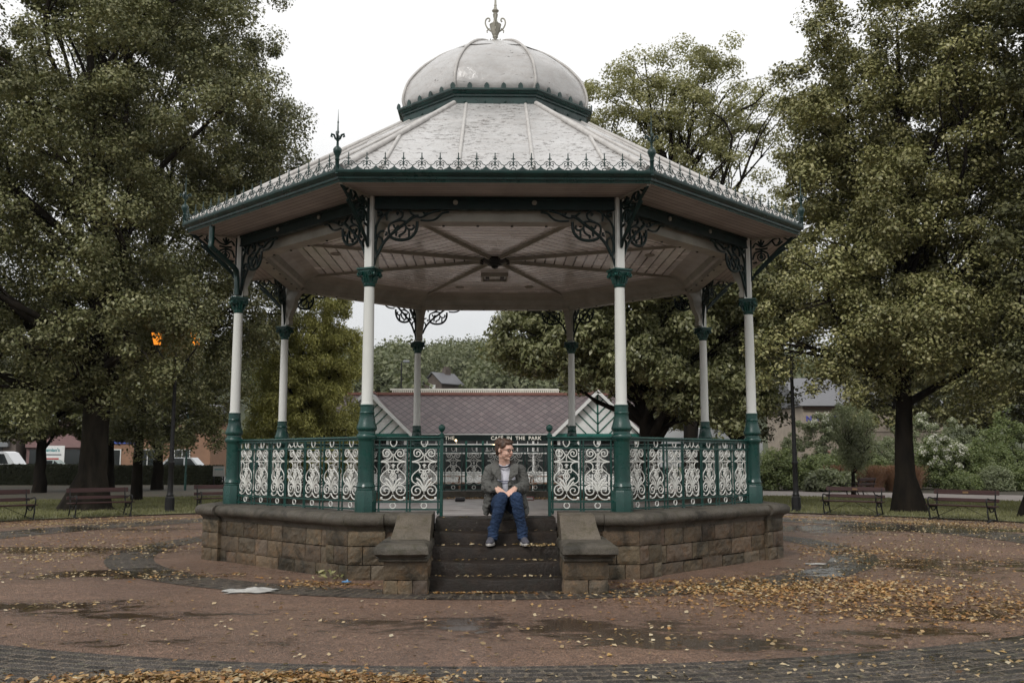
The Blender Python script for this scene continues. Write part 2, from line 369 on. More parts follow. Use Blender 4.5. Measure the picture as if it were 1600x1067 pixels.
# ================================================================== GROUND
def ss(a,b,x):
    t=np.clip((x-a)/(b-a),0,1); return t*t*(3-2*t)
OUT=-.25
def gz(r): return OUT*ss(8.8,14.6,np.asarray(r,float))
def gzf(r): return float(gz(r))
def polar(name,r0,r1,nr,na,m,dz=0,attrs=None,a0=0,a1=360,zf=gz,kind='structure'):
    rs=np.linspace(r0,r1,nr+1); full=(a1-a0)>=360; aa=np.radians(np.linspace(a0,a1,na+1))
    if full: aa=aa[:-1]
    k=len(aa); RR,AA=np.meshgrid(rs,aa,indexing='ij'); X=RR*np.cos(AA); Y=RR*np.sin(AA); Z=zf(RR)+dz
    v=np.stack([X,Y,Z],-1).reshape(-1,3)
    fs=[];uv=[]
    for i in range(nr):
        for j in range(k if full else k-1):
            j2=(j+1)%k; fs.append((i*k+j,(i+1)*k+j,(i+1)*k+j2,i*k+j2))
            t0=np.radians(a0+(a1-a0)*j/na);t1=np.radians(a0+(a1-a0)*(j+1)/na); rm=(r0+r1)/2
            uv+= [t0*rm,rs[i],t0*rm,rs[i+1],t1*rm,rs[i+1],t1*rm,rs[i]]
    me=bpy.data.meshes.new(name); me.from_pydata(v.tolist(),[],fs)
    u=me.uv_layers.new(name='UVMap'); u.data.foreach_set('uv',uv)
    if attrs is not None:
        for nm,fn in attrs.items():
            at=me.attributes.new(nm,'FLOAT','POINT'); at.data.foreach_set('value',fn(v[:,0],v[:,1]).astype(np.float32))
    me.polygons.foreach_set('use_smooth',[True]*len(me.polygons)); me.materials.append(m)
    o=bpy.data.objects.new(name,me); C.objects.link(o); tag(o,kind=kind); return o
def blobs(L):
    def f(x,y):
        s=np.zeros_like(x)
        for cx,cy,rx,ry,w in L: s=np.maximum(s,w*np.exp(-(((x-cx)/rx)**2+((y-cy)/ry)**2)))
        return s
    return f
wetf=blobs([(7.6,3.6,4.2,1.0,1),(9.6,5.6,2.6,1.2,.8),(.3,-6.6,2.2,.7,.62),(-4.3,-3.2,1.6,.5,.75),(-4.0,-5.5,1.0,.35,.8),(-2.9,-6.0,.9,.3,.8),(-2.1,-7.1,.9,.35,.55),(1.5,-7.2,1.3,.4,.75),(2.7,-6.9,1.2,.3,.8),(4.2,-6.0,1.2,.5,.7),(5.4,-2.4,2.0,1.2,.6),(-6.5,-.3,2.5,.6,.8),(-7,3.5,2.5,.7,.55),(-9,6,2,.8,.5),(5.4,-6.2,1.5,.9,.8)])
def ground_mat(name,c1,c2,cw,base_wet=0.,brick=None,rough=(.55,.07),speck=95,attr='wet',thr=.5):
    m,t,b=nodes(name); n=N(t); ob=n.obj()
    at=n.n('ShaderNodeAttribute',attribute_name=attr).outputs['Fac']
    nz_=n.noise(1.1,9,.68,ob,.5); nz2=n.noise(4.5,8,.7,n.mapping(ob,(.55,1,1)),.4); w=n.math('ADD',n.math('MULTIPLY',at,.30),n.math('ADD',n.math('ADD',n.math('MULTIPLY',nz_,.55),n.math('MULTIPLY',nz2,.45)),base_wet))
    wet=n.ramp(w,[(thr+.125,0),(thr+.165,1)]); damp=n.ramp(w,[(thr-.10,0),(thr+.12,1)])
    col=n.mix(n.ramp(n.noise(.7,6,.6,ob),[(.3,0),(.7,1)]),c1,c2)
    s1=n.n('ShaderNodeTexVoronoi'); s1.inputs['Scale'].default_value=speck; n.l(ob,s1.inputs['Vector'])
    spk=n.ramp(s1.outputs['Color'],[(0,.30),(.5,.9),(1,2.1)]); col=n.mix(.9,col,spk,'MULTIPLY')
    med=n.ramp(n.noise(13,9,.8,ob),[(.3,.68),(.7,1.3)]); col=n.mix(1.0,col,med,'MULTIPLY')
    col=n.mix(n.math('MULTIPLY',damp,.5),col,n.mix(1.0,col,.5,'MULTIPLY'))
    col=n.mix(n.math('MULTIPLY',wet,.85),col,cw)
    h=s1.outputs['Distance']
    mort=None
    if brick:
        br=n.n('ShaderNodeTexBrick'); uv=n.n('ShaderNodeUVMap').outputs[0]
        if brick[3]: 
            mpp=n.n('ShaderNodeMapping'); mpp.inputs['Rotation'].default_value=(0,0,R(90)); n.l(uv,mpp.inputs[0]); uv=mpp.outputs[0]
        n.l(uv,br.inputs['Vector']); br.inputs['Scale'].default_value=1; br.inputs['Brick Width'].default_value=brick[0]; br.inputs['Row Height'].default_value=brick[1]; br.inputs['Mortar Size'].default_value=brick[2]
        br.inputs['Color1'].default_value=(.5,.5,.5,1); br.inputs['Color2'].default_value=(1.5,1.5,1.5,1); br.inputs['Mortar'].default_value=(2.4,2.3,2.0,1); br.offset=.5; br.inputs['Mortar Smooth'].default_value=.2
        col=n.mix(1.0,col,br.outputs[0],'MULTIPLY'); mort=br.outputs['Fac']
        gr=n.ramp(n.noise(5,6,.7,ob),[(.5,0),(.65,1)]); col=n.mix(n.math('MULTIPLY',n.math('MULTIPLY',mort,gr),.8),col,(.13,.125,.085))
    n.l(col,b.inputs['Base Color'])
    n.l(n.mix(wet,n.mix(damp,rough[0],.26),rough[1]),b.inputs['Roughness'])
    hs_=n.math('MULTIPLY',h,n.math('SUBTRACT',1.0,n.math('MULTIPLY',wet,.97)))
    p=n.bump(hs_,1.0,.02,None)
    if mort: p=n.bump(n.math('SUBTRACT',1.0,mort),.6,.006,None,p)
    n.bump(n.noise(3,2,.5,ob),.08,.02,b,p)
    return m
M['tarmac']=ground_mat('pink_aggregate',(.285,.170,.112),(.20,.120,.084),(.034,.025,.018))
M['brick']=ground_mat('dark_brick_paving',(.085,.070,.060),(.062,.052,.046),(.022,.020,.019),.07,(.21,.105,.016,False),(.5,.13),70)
M['brick2']=ground_mat('dark_radial_brick',(.080,.066,.056),(.060,.050,.043),(.022,.020,.019),.07,(.20,.098,.014,True),(.5,.13),70)
M['soil']=pm('leaf_mould_ground',(.060,.045,.030),(.035,.035,.020),1.5,.95,bump=.5,bscale=8)
M['path']=pm('pale_path',(.30,.255,.235),(.22,.19,.17),2,.55,.8,bump=.3,bscale=60)
M['lawn']=pm('lawn_turf',(.17,.165,.085),(.12,.122,.06),3,.95,bump=.9,bscale=45,grime=((.10,.075,.04),4,.60))
M['asphalt']=pm('asphalt',(.06,.06,.06),(.045,.045,.045),4,.6)
outer=MB(); na=120; v=[];f=[]
ro=[15.25,27,60,150,400,1600]
for r in ro:
    for j in range(na): a=2*PI*j/na; v.append((r*cos(a),r*sin(a),OUT-.008))
for i in range(len(ro)-1):
    for j in range(na): j2=(j+1)%na; f.append((i*na+j,(i+1)*na+j,(i+1)*na+j2,i*na+j2))
outer.add(v,f); tag(outer.build('ground',M['soil']),kind='structure')
polar('plaza',3.3,15.3,96,420,M['tarmac'],0,{'wet':wetf})
polar('paving_ring',4.62,5.2,5,360,M['brick2'],.005,{'wet':wetf})
polar('paving_border',8.0,9.25,10,480,M['brick'],.005,{'wet':wetf})
for a0_,a1_ in ((-20,74),(106,200)): polar('lawn',15.32,27.0,8,120,M['lawn'],.03,zf=lambda r:np.full_like(r,OUT),a0=a0_,a1=a1_)
polar('path',15.34,48.0,8,40,M['path'],.006,zf=lambda r:np.full_like(r,OUT),a0=74.2,a1=105.8)
polar('path',27.05,34.0,4,160,M['path'],.004,zf=lambda r:np.full_like(r,OUT),a0=10,a1=74)
polar('kerb_edging',15.24,15.31,1,240,M['soil'],.018,zf=lambda r:np.full_like(r,OUT))
rb=MB(); rb.box(-120,120,53,66,OUT-.2,OUT+.006); tag(rb.build('road',M['asphalt']),kind='structure')
# grass blades
rng=np.random.default_rng(3)
def blades(n,r0,r1,a0,a1,seed,h=(.03,.075)):
    rng=np.random.default_rng(seed); r=np.sqrt(rng.uniform(r0*r0,r1*r1,n)); a=np.radians(rng.uniform(a0,a1,n))
    P=np.stack([r*np.cos(a),r*np.sin(a),np.full(n,OUT+.028)],1); t=rng.uniform(0,2*PI,n); w=rng.uniform(.006,.014,n); d=np.stack([np.cos(t),np.sin(t),0*t],1)*w[:,None]
    H=rng.uniform(h[0],h[1],n); ln=rng.normal(0,.02,(n,2)); top=P+np.concatenate([ln,H[:,None]],1)
    return np.stack([P-d,P+d,top+d*.3,top-d*.3],1)
M['grass']=leafmat('grass_blades',[(.14,.145,.06),(.19,.19,.09),(.26,.245,.13)],.25,.6)
Q=np.concatenate([blades(45000,15.35,26.9,28,66,4),blades(45000,15.35,26.9,108,150,5)])
tag(quads_obj('grass',Q,M['grass']),'short mown lawn grass around the plaza','grass',kind='stuff')
# fallen leaves
def litter(name,spec,m,seed,size,label,lift=.008):
    rng=np.random.default_rng(seed); A=[]
    for cx,cy,rx,ry,n,pile in spec:
        p=rng.normal(0,.55,(n,2))*np.array([rx,ry])+np.array([cx,cy])
        # clumpy thinning
        k=np.sin(p[:,0]*3.1+2.2*np.sin(p[:,1]*2.7+1.3*np.sin(p[:,0]*5.3)))*np.sin(p[:,1]*4.3+1.9*np.sin(p[:,0]*2.1+np.sin(p[:,1]*7)))+.4*np.sin(p[:,0]*11+p[:,1]*17)+rng.uniform(-1.3,1.5,n)
        p=p[k>-.1]; r=np.hypot(p[:,0],p[:,1]); ok=(r>4.2); p=p[ok];r=r[ok]
        A.append(np.column_stack([p,gz(r)+lift+rng.uniform(0,pile,len(p))]))
    P=np.concatenate(A); nn=np.tile([0,0,1.],(len(P),1)); Q=leaves(P,nn,size,rng,.62,.28)
    Q[:,:,2]=np.maximum(Q[:,:,2],gz(np.hypot(Q[:,:,0],Q[:,:,1]))+.0065)
    tag(quads_obj(name,Q,m),label,'leaves',kind='stuff')
def annulus(n,r0,r1,a0,a1,seed):
    rng=np.random.default_rng(seed); r=np.sqrt(rng.uniform(r0*r0,r1*r1,n)); a=np.radians(rng.uniform(a0,a1,n)); return np.column_stack([r*np.cos(a),r*np.sin(a)])
M['amber']=leafmat('amber_leaf_litter',[(.22,.10,.035),(.38,.20,.07),(.50,.34,.16),(.30,.18,.08),(.09,.05,.025),(.16,.085,.035),(.46,.38,.24)],.15,.55)
M['buff']=leafmat('pale_leaf_litter',[(.50,.40,.24),(.38,.29,.17),(.24,.17,.09),(.42,.27,.10),(.55,.48,.34)],.15,.5)
litter('amber_leaves',[(2.9,-4.5,1.6,.8,4200,.012),(3.4,-4.6,1.3,.9,2600,.012),(2.4,-5.3,1.5,.7,1500,.01),(3.4,-5.9,1.4,.8,2300,.01),(4.3,-5.8,1.4,.9,1900,.01),(4.6,-.6,1.4,.9,1500,.0),(5.2,-2,1.5,1.4,1300,0),(-1.5,-8.36,.75,.13,4200,.03),(-.75,-8.42,.45,.10,1800,.02),(-2.3,-8.5,.5,.14,900,.02),
 (0,-4.80,.9,.04,620,.01),(-1.7,-4.1,.5,.30,620,.0),(1.8,-4.2,.6,.25,620,0),(-3.0,-3.3,1.2,.4,450,0),(0,-6.5,6,2.2,420,0),(-6,1,2.5,2.2,1800,0),(-11.5,10,1.6,1.6,2600,0),(-8,9,3,3,2000,0),(9,9,3,3,3600,0),(11.5,9.5,2,2,2600,0),(8,5.5,3,2,1400,0)],M['amber'],11,.042,'drifts of orange and amber fallen leaves across the wet plaza')
litter('pale_leaves',[(2.8,-4.6,1.6,.7,900,.01),(-5.6,-.2,1.8,.9,800,0),(-4.3,-3.2,1.5,.6,420,0),(-2.5,-6.5,3,1.5,260,0),(3,-7,3,1.2,260,0),(-6.5,-1.5,1.8,.8,900,0),(-4.0,-5.5,1.2,.3,160,0),(4.5,-4,2.4,2,900,0),(5.5,-.8,2.5,2.4,1300,0),(1.4,-7.1,1.6,.5,90,0),(-1.5,-8.38,.8,.14,1300,.02),(0,-7,5,1.6,420,0),(0,-8.3,3,.3,120,0),(2.6,-8.0,1.6,.4,160,0),(-9,8,4,3.5,3000,0),(-7,5,3,3,1500,0),(9.5,8.5,4,3.5,5000,0),(8,3,3.5,3,2200,0),(11,11,2,2,1500,0),(-11,11.5,2,1.5,1500,0)],M['buff'],12,.042,'pale buff fallen leaves scattered over the wet plaza',.012)
# ================================================================== BANDSTAND
BS=empty('bandstand',(0,0,0),label='octagonal Victorian bandstand with green and white ironwork, domed lead roof and stone plinth',cat='bandstand')
def side_frame(k): # local x along side (left to right seen from outside), y outward
    a=R(-90+45*k); return a
def sideM(k,apo):
    a=R(-90+45*k); out=Vector((cos(a),sin(a),0)); u=Vector((-sin(a),cos(a),0))
    m=Matrix.Identity(4); m.col[0][:3]=u; m.col[1][:3]=-out; m.col[2][:3]=(0,0,1); m.col[3][:3]=out*apo
    return m   # local -y is outward
def vtx(k,r,z=0): a=R(-112.5+45*k); return Vector((r*cos(a),r*sin(a),z))
C8=cos(R(22.5)); 
def oct_loft(mb,prof,n=8,rot=R(22.5),close=False):
    vs=[];k=len(prof)
    for r,z in prof:
        for i in range(8): a=rot+i*PI/4; vs.append((r*cos(a),r*sin(a),z))
    fs=[]
    kk=k if close else k-1
    for j in range(kk):
        j1=(j+1)%k
        for i in range(8):
            i2=(i+1)%8; fs.append((j*8+i,j*8+i2,j1*8+i2,j1*8+i))
    return mb.add(vs,fs)
# --- plinth: coursed rock-faced blocks on a mortar core
rg=random.Random(21)
core=MB(); oct_loft(core,[(3.93,-.05),(3.93,.52),(3.0,.52)]); plinth=core.build('plinth',M['mortar'],BS)
def rock(mb,x0,x1,z0,z1,yo,dep,Mx,rg,rough=.014,tint=None):
    nx=max(3,int((x1-x0)/.032));nz_=max(3,int((z1-z0)/.03)); vs=[]; so=rg.uniform(0,90); amp=rg.uniform(.6,1.3)
    for j in range(nz_+1):
        for i in range(nx+1):
            e=min(1,min(i,nx-i,j,nz_-j)/1.5); u_=x0+(x1-x0)*i/nx; w_=z0+(z1-z0)*j/nz_
            q_=MN.noise(Vector((u_*7+so,w_*9,so)))*.9+MN.noise(Vector((u_*19,w_*21+so,so)))*.6+MN.noise(Vector((u_*45,w_*45,so)))*.35
            y=yo-(e**.6)*(.010+rough*amp*q_)
            vs.append((u_+rg.uniform(-.003,.003),y,w_+rg.uniform(-.003,.003)))
    fs=[(j*(nx+1)+i,j*(nx+1)+i+1,(j+1)*(nx+1)+i+1,(j+1)*(nx+1)+i) for j in range(nz_) for i in range(nx)]
    o=len(vs)
    ring=[i for i in range(nx+1)]+[j*(nx+1)+nx for j in range(1,nz_+1)]+[nz_*(nx+1)+i for i in range(nx-1,-1,-1)]+[j*(nx+1) for j in range(nz_-1,0,-1)]
    bk=[(vs[q][0],yo+dep,vs[q][2]) for q in ring]; vs+=bk; L=len(ring)
    fs+=[(ring[(q+1)%L],ring[q],o+q,o+(q+1)%L) for q in range(L)]
    vs=[tuple(Mx@Vector(p)) for p in vs]
    mb.cc=tint if tint is not None else (lambda t:(t*rg.uniform(.97,1.10),t,t*rg.uniform(.86,1.0)))(rg.uniform(.6,1.2)); mb.add(vs,fs)
blk=MB(); RW=4.0; aw=RW*C8; hw=RW*sin(R(22.5))
for k in range(8):
    Mx=sideM(k,aw)
    for (z0,z1) in ((-.04,.125),(.135,.315),(.325,.505)):
        x=-hw+.0
        while x<hw-.02:
            w=rg.uniform(.24,.52); x1=min(hw,x+w)
            if hw-x1<.15: x1=hw
            dz=rg.uniform(-.012,.012) if z0<.1 else 0
            rock(blk,x+.005,x1-.005,z0,z1+dz,-.0,.09,Mx,rg); x=x1
blk.build('stone_block_facing',M['sand'],plinth,fix=False)
# corner piers: two faces meeting at each vertex, standing a little proud
pierproto=None
for k in range(8):
    mb=MB(); rg2=random.Random(40+k)
    for sgn,kk in ((1,k-1),(-1,k)):
        Mx=sideM(kk,aw)
        for zi,(z0,z1) in enumerate(((-.04,.15),(.16,.345),(.355,.505))):
            L=[.40,.40,.40][zi]; c_=.16 if (zi+(sgn>0))%2 else .25
            e=hw+.05*math.tan(R(22.5))
            for a,b in (((0,c_),(c_,L)) if zi<2 else ((0,L),)):
                x0,x1=(e-b,e-a) if sgn>0 else (-e+a,-e+b)
                rock(mb,x0+.004,x1-.004,z0,z1,-.05,.06,Mx,rg2)
    mb.build('corner_pier',M['sand'],plinth,fix=False)
# coping: bullnose, breaking forward slightly over each corner pier
def coping_profile(o): # (offset outward from wall apothem, z)
    pts=[(-.06,.50),(.012+o,.50),(.02+o,.53),(.035+o,.545)]
    for i in range(9):
        a=-PI/2+PI*i/8; pts.append((.04+o+.07*cos(a),.622+.068*sin(a)))
    pts+=[(-.10,.692),(-.42,.692),(-.42,.50)]
    return pts
cp=MB()
def coping_seg(mb,k,x0,x1,o,m0=None,m1=None,rg=rnd):
    Mx=sideM(k,aw); pr=coping_profile(o); n=len(pr); nseg=max(1,int(abs(x1-x0)/.25)); vs=[]
    for q in range(nseg+1):
        t=q/nseg
        for (off,z) in pr:
            xa=x0 if m0 is None else -(aw+off)*math.tan(R(22.5)); xb=x1 if m1 is None else (aw+off)*math.tan(R(22.5))
            x=xa+(xb-xa)*t; w=0 if q in(0,nseg) else rg.uniform(-.004,.004); vs.append((x,-off+w,z+w))
    fs=[(q*n+i,(q+1)*n+i,(q+1)*n+(i+1)%n,q*n+(i+1)%n) for q in range(nseg) for i in range(n)]
    fs+=[tuple(range(n)),tuple(nseg*n+i for i in range(n-1,-1,-1))]
    mb.add([tuple(Mx@Vector(p)) for p in vs],fs)
for k in range(8):
    if k==0:
        coping_seg(cp,k,-hw,-hw+.36,.03,m0=1); coping_seg(cp,k,hw-.36,hw,.035,m1=1)
        coping_seg(cp,k,-hw+.362,-.66,0); coping_seg(cp,k,.70,hw-.362,0)
    else:
        coping_seg(cp,k,-hw,-hw+.38,.035,m0=1); coping_seg(cp,k,-hw+.382,hw-.382,0); coping_seg(cp,k,hw-.38,hw,.035,m1=1)
cp.build('coping',M['cope'],plinth,smooth=50)
# deck
M['deck']=pm('deck_paving',(.25,.205,.185),(.18,.15,.135),1.4,.28,.55,bump=.3,bscale=50,grime=((.05,.042,.038),2.5,.58))
dk=MB(); dk.prism([(3.62*cos(R(22.5+45*i)),3.62*sin(R(22.5+45*i))) for i in range(8)],.40,.565); dk.build('deck',M['deck'],BS)
# steps
edges=[(.643,-3.75),(.515,-3.96),(.39,-4.19),(.262,-4.42),(.13,-4.65)]
def step(i):
    z,y=edges[i]; zb=(edges[i+1][0]-.02 if i<4 else -.05); mb=MB(); nx=24; back=y+.30 if i else -3.30
    x0,x1=-.625,.655; rg=random.Random(60+i); vs=[];prof=[]
    for q in range(nx+1):
        t=q/nx; x=x0+(x1-x0)*t; sag=-.018*math.exp(-((t-.5)/.28)**2)+rg.uniform(-.002,.002); bow=.02*math.cos((t-.5)*PI)*(1 if i==4 else .4)
        yy=y-bow
        for (py,pz) in ((back,z+.0),(yy+.02,z+sag),(yy+.005,z+sag-.006),(yy,z+sag-.02),(yy+.002,zb),(back,zb)): vs.append((x,py,pz))
    fs=[(q*6+i_,q*6+(i_+1)%6,(q+1)*6+(i_+1)%6,(q+1)*6+i_) for q in range(nx) for i_ in range(6)]+[tuple(range(6)),tuple(nx*6+i_ for i_ in range(5,-1,-1))]
    mb.add(vs,fs); return mb.build('step',M['step'],BS,smooth=40)
for i in range(5): step(i)
M['cope2']=stone_mat('weathered_ramp_stone',(.15,.125,.095),(.10,.085,.066),(.07,.06,.035),tint=False,moss=.3)
def stair_pier(sx,x0,x1,y0):
    rg=random.Random(80 if sx<0 else 91); e=MB()
    F=lambda x,y,ang: Matrix.Translation((x,y,0))@Matrix.Rotation(R(ang),4,'Z')
    core=MB(); core.box(x0+.04,x1-.04,y0+.04,-3.55,-.05,.30); root=core.build('stair_pier',M['mortar'],BS)
    W_=x1-x0; b=MB()
    rock(b,x0,x1,.135,.30,0,.08,F(0,y0,0),rg,.010,(.72,.68,.60))
    a=x0+W_*.55 if sx>0 else x0+W_*.33
    if sx<0:
        rock(b,x0,x0+W_*.32,-.04,.128,0,.08,F(0,y0,0),rg,.012); rock(b,x0+W_*.33,x0+W_*.66,-.04,.128,0,.08,F(0,y0,0),rg,.012); rock(b,x0+W_*.67,x1,-.04,.128,0,.08,F(0,y0,0),rg,.012)
    else:
        rock(b,x0,a,-.04,.128,0,.08,F(0,y0,0),rg,.012); rock(b,a+.01,x1,-.04,.128,0,.08,F(0,y0,0),rg,.012)
    for xs,ang in ((x0,-90),(x1,90)):
        y=y0
        L=1.15; t=0
        while t<L:
            w=rg.uniform(.25,.4); t1=min(L,t+w)
            for z0,z1 in ((-.04,.128),(.135,.30)):
                if ang==-90: Mx=Matrix.Translation((xs,y0+L,0))@Matrix.Rotation(R(-90),4,'Z')
                else: Mx=Matrix.Translation((xs,y0,0))@Matrix.Rotation(R(90),4,'Z')
                rock(b,t+.004,t1-.004,z0,z1,0,.05,Mx,rg)
            t=t1
    b.build('stone_block_facing',M['sand'],root,fix=False)
    # moulding + bullnosed cap
    oh=.065; c_=MB(); xi0,xi1=(x0-oh-.02,x1+.015) if sx<0 else (x0-.015,x1+oh+.02)
    xm0,xm1=(x0-.05,x1+.005) if sx<0 else (x0-.005,x1+.05)
    c_.cbox(xm0,xm1,y0-.03,-3.8,.302,.335,.008); c_.cbox(xm0-.02*(sx<0),xm1+.02*(sx>0),y0-.055,-3.8,.337,.352,.006)
    def dome_slab(X0,X1,Y0,Y1,z0,z1,r=.06,ti=0):
        # rounded-edge slab built by lofting inset rings
        lv=[(0.05,z0),(0.0,z0+.03),(0.0,z1-r*.75)]+[(r*(1-cos(a)),z1-r*.75+r*.75*sin(a)) for a in (PI/6,PI/3,PI/2)]
        vs=[];N_=32
        for ins,z in lv:
            for i in range(N_):
                t=i/N_*4; s=int(t); f=t-s
                cx=[(X0,Y0),(X1,Y0),(X1,Y1),(X0,Y1)]; ax,ay=cx[s]; bx_,by_=cx[(s+1)%4]
                x=ax+(bx_-ax)*f; y=ay+(by_-ay)*f; mx_,my_=(X0+X1)/2,(Y0+Y1)/2
                x=mx_+(x-mx_)*(1-2*ins/(X1-X0)); y=my_+(y-my_)*(1-2*ins/(Y1-Y0))
                vs.append((x+rg.uniform(-.004,.004),y+rg.uniform(-.004,.004),z+rg.uniform(-.003,.003)))
        n=len(lv); fs=[(j*N_+i,j*N_+(i+1)%N_,(j+1)*N_+(i+1)%N_,(j+1)*N_+i) for j in range(n-1) for i in range(N_)]
        fs+=[tuple(range(N_-1,-1,-1)),tuple((n-1)*N_+i for i in range(N_))]; c_.add(vs,fs)
    dome_slab(xi0,xi1,y0-.12,-3.9,.35,.475,.07)
    cap=c_.build('cap',M['cope'],root,smooth=50)
    # swept upper block (concave ramp between coping and cap)
    u=MB(); bx0,bx1=(x0+.02,x1-.01) if sx<0 else (x0+.01,x1-.02)
    prof=[(-3.80,.455),(-4.42,.455),(-4.40,.50),(-4.34,.545),(-4.25,.59),(-4.18,.64),(-4.13,.685),(-4.08,.70),(-3.80,.702)]
    n=len(prof); ins=[.0,.0,.0,.012,.02,.025,.03,.035,.035]
    vs=[(bx0+(i_ if sx<0 else 0),y,z) for (y,z),i_ in zip(prof,ins)]+[(bx1-(i_ if sx>0 else 0),y,z) for (y,z),i_ in zip(prof,ins)]
    u.add(vs,[tuple(range(n)),tuple(range(2*n-1,n-1,-1))]+[(i,n+i,n+(i+1)%n,(i+1)%n) for i in range(n)])
    u.build('ramped_block',M['cope2'],root,smooth=30)
stair_pier(-1,-1.045,-.63,-4.83); stair_pier(1,.66,1.08,-4.83)
#RO
def mirror(L): return [[(-x,y) for x,y in p] for p in L]
K=.000868
def orn(strokes,ox=305,w=.013,t=.012,sx=1.,mb=None,dx=0):
    mb=mb or MB()
    for st in strokes:
        ww=w
        if isinstance(st,dict): ww=st['w']; st=st['p']
        for s in (1,-1):
            pts=[(s*x*K*sx+dx,1.39-(y-170)*K) for x,y in st]
            P=[(p.x,p.y) for p in sm([(a,b,0) for a,b in pts],3)]
            mb.bar2(P,ww,t)
    return mb
BASE=[[(14,262),(55,200),(100,185),(132,215),(128,262),(95,282),(60,268),(55,235),(80,218),(102,234),(92,252)],
 [(8,250),(26,285),(60,318),(108,336),(158,348)],[(0,347),(158,350)],[(0,250),(0,345)],
 [(150,352),(90,360),(56,395),(64,440),(110,478),(148,520),(158,568),(138,606),(88,632)],
 [(6,505),(14,468),(38,445),(62,458),(58,482),(38,478)],[(4,445),(24,500),(40,532),(20,562),(0,592)],[(0,500),(16,532),(0,565)],
 {'p':[(4,690),(30,625),(62,580),(102,556)],'w':.020},{'p':[(4,715),(46,655),(92,600)],'w':.018},[(0,745),(0,590)],
 {'p':[(0,372),(0,425)],'w':.024},[(0,392),(24,392)],
 [(20,712),(36,664),(82,642),(132,655),(158,702),(142,752),(96,768),(56,748),(46,708),(70,684),(102,688),(112,714),(92,726)],
 [(4,760),(26,796),(68,822),(118,824),(150,806)],{'p':[(132,806),(158,806)],'w':.03}]
def ring(mb,cx,cz,r,w=.012,t=.012,n=18,pt=0):
    P=[]
    for i in range(n+1):
        a=2*PI*i/n; rr=r*(1+pt*abs(sin(a))**6); P.append((cx+rr*cos(a),cz+rr*sin(a)))
    mb.bar2(P,w,t)
nar=orn(BASE); ring(nar,0,1.449,.036,pt=.35); ring(nar,0,.757,.031)
me_nar=nar.build('scroll_panel',M['scroll'],smooth=50,fix=False)
wide=MB(); orn(BASE,sx=.95,mb=wide)
orn([[(108,560),(150,640),(158,740),(118,812),(62,820)],[(70,480),(100,520),(112,560),(150,560),(160,530),(135,515)],[(100,175),(150,190),(185,165),(160,120),(125,140),(140,165)],[(60,130),(110,150),(165,110)]],mb=wide,w=.014)
for s in (1,-1): ring(wide,s*.125,1.12,.026); ring(wide,s*.135,1.055,.018)
ring(wide,0,1.449,.038,pt=.2); ring(wide,0,.757,.031)
me_wide=wide.build('centre_scroll_panel',M['scroll'],smooth=50,fix=False)
for o in (me_nar,me_wide): C.objects.unlink(o)
def railing(k,x0,x1,panels,post=None,name='railing'):
    Mx=sideM(k,3.68*C8); a=R(-90+45*k)
    root_loc=Mx.translation; mb=MB()
    mb.tube([(x0,0,1.503),(x1,0,1.503)],.027,10,flat=.62,up=(0,0,1)); mb.box(x0,x1,-.010,.010,1.47,1.49)
    for z in (1.39,.80,.716): mb.box(x0,x1,-.009,.009,z-.009,z+.009)
    xs=[]
    for (c,w,kind) in panels:
        for s in (-1,1):
            x=c+s*(w/2+.012)
            if x0+.02<x<x1-.02 : mb.lathe([(.009,.66),(.009,1.48)],8,x,0); mb.lathe([(.012,.675),(.017,.69),(.012,.705)],8,x,0)
    if post is not None:
        mb.cbox(post-.019,post+.019,-.019,.019,.64,1.50,.004)
        mb.lathe([(.03,1.50),(.032,1.535),(.014,1.545),(.012,1.565),(.022,1.572),(.034,1.59),(.038,1.61),(.033,1.632),(.014,1.646),(.001,1.65)],14,post,0)
    o=mb.build(name,M['green'],BS,smooth=40); o.matrix_local=Mx
    for (c,w,kind) in panels:
        s=(me_wide if kind else me_nar).copy(); C.objects.link(s); s.parent=o; s.location=(c,0,0)
    return o
half=3.68*sin(R(22.5))-.09
wn,ww_,gp=.285,.36,.0
def full(k):
    L=2*half; step=(L-.40)/6; xs=[]; c=-half+.02+step/2
    P=[]
    for i in range(3): P.append((-half+.015+step*(i+.5),wn,0))
    P.append((0,ww_,1))
    for i in range(3): P.append((half-.015-step*(2.5-i),wn,0))
    return railing(k,-half,half,P)
for k in range(1,8): full(k)
railing(0,-half,-.585,[(-1.118,.285,0),(-.775,.285,0)],-.585); railing(0,.612,half,[(.80,.285,0),(1.143,.285,0)],.612)
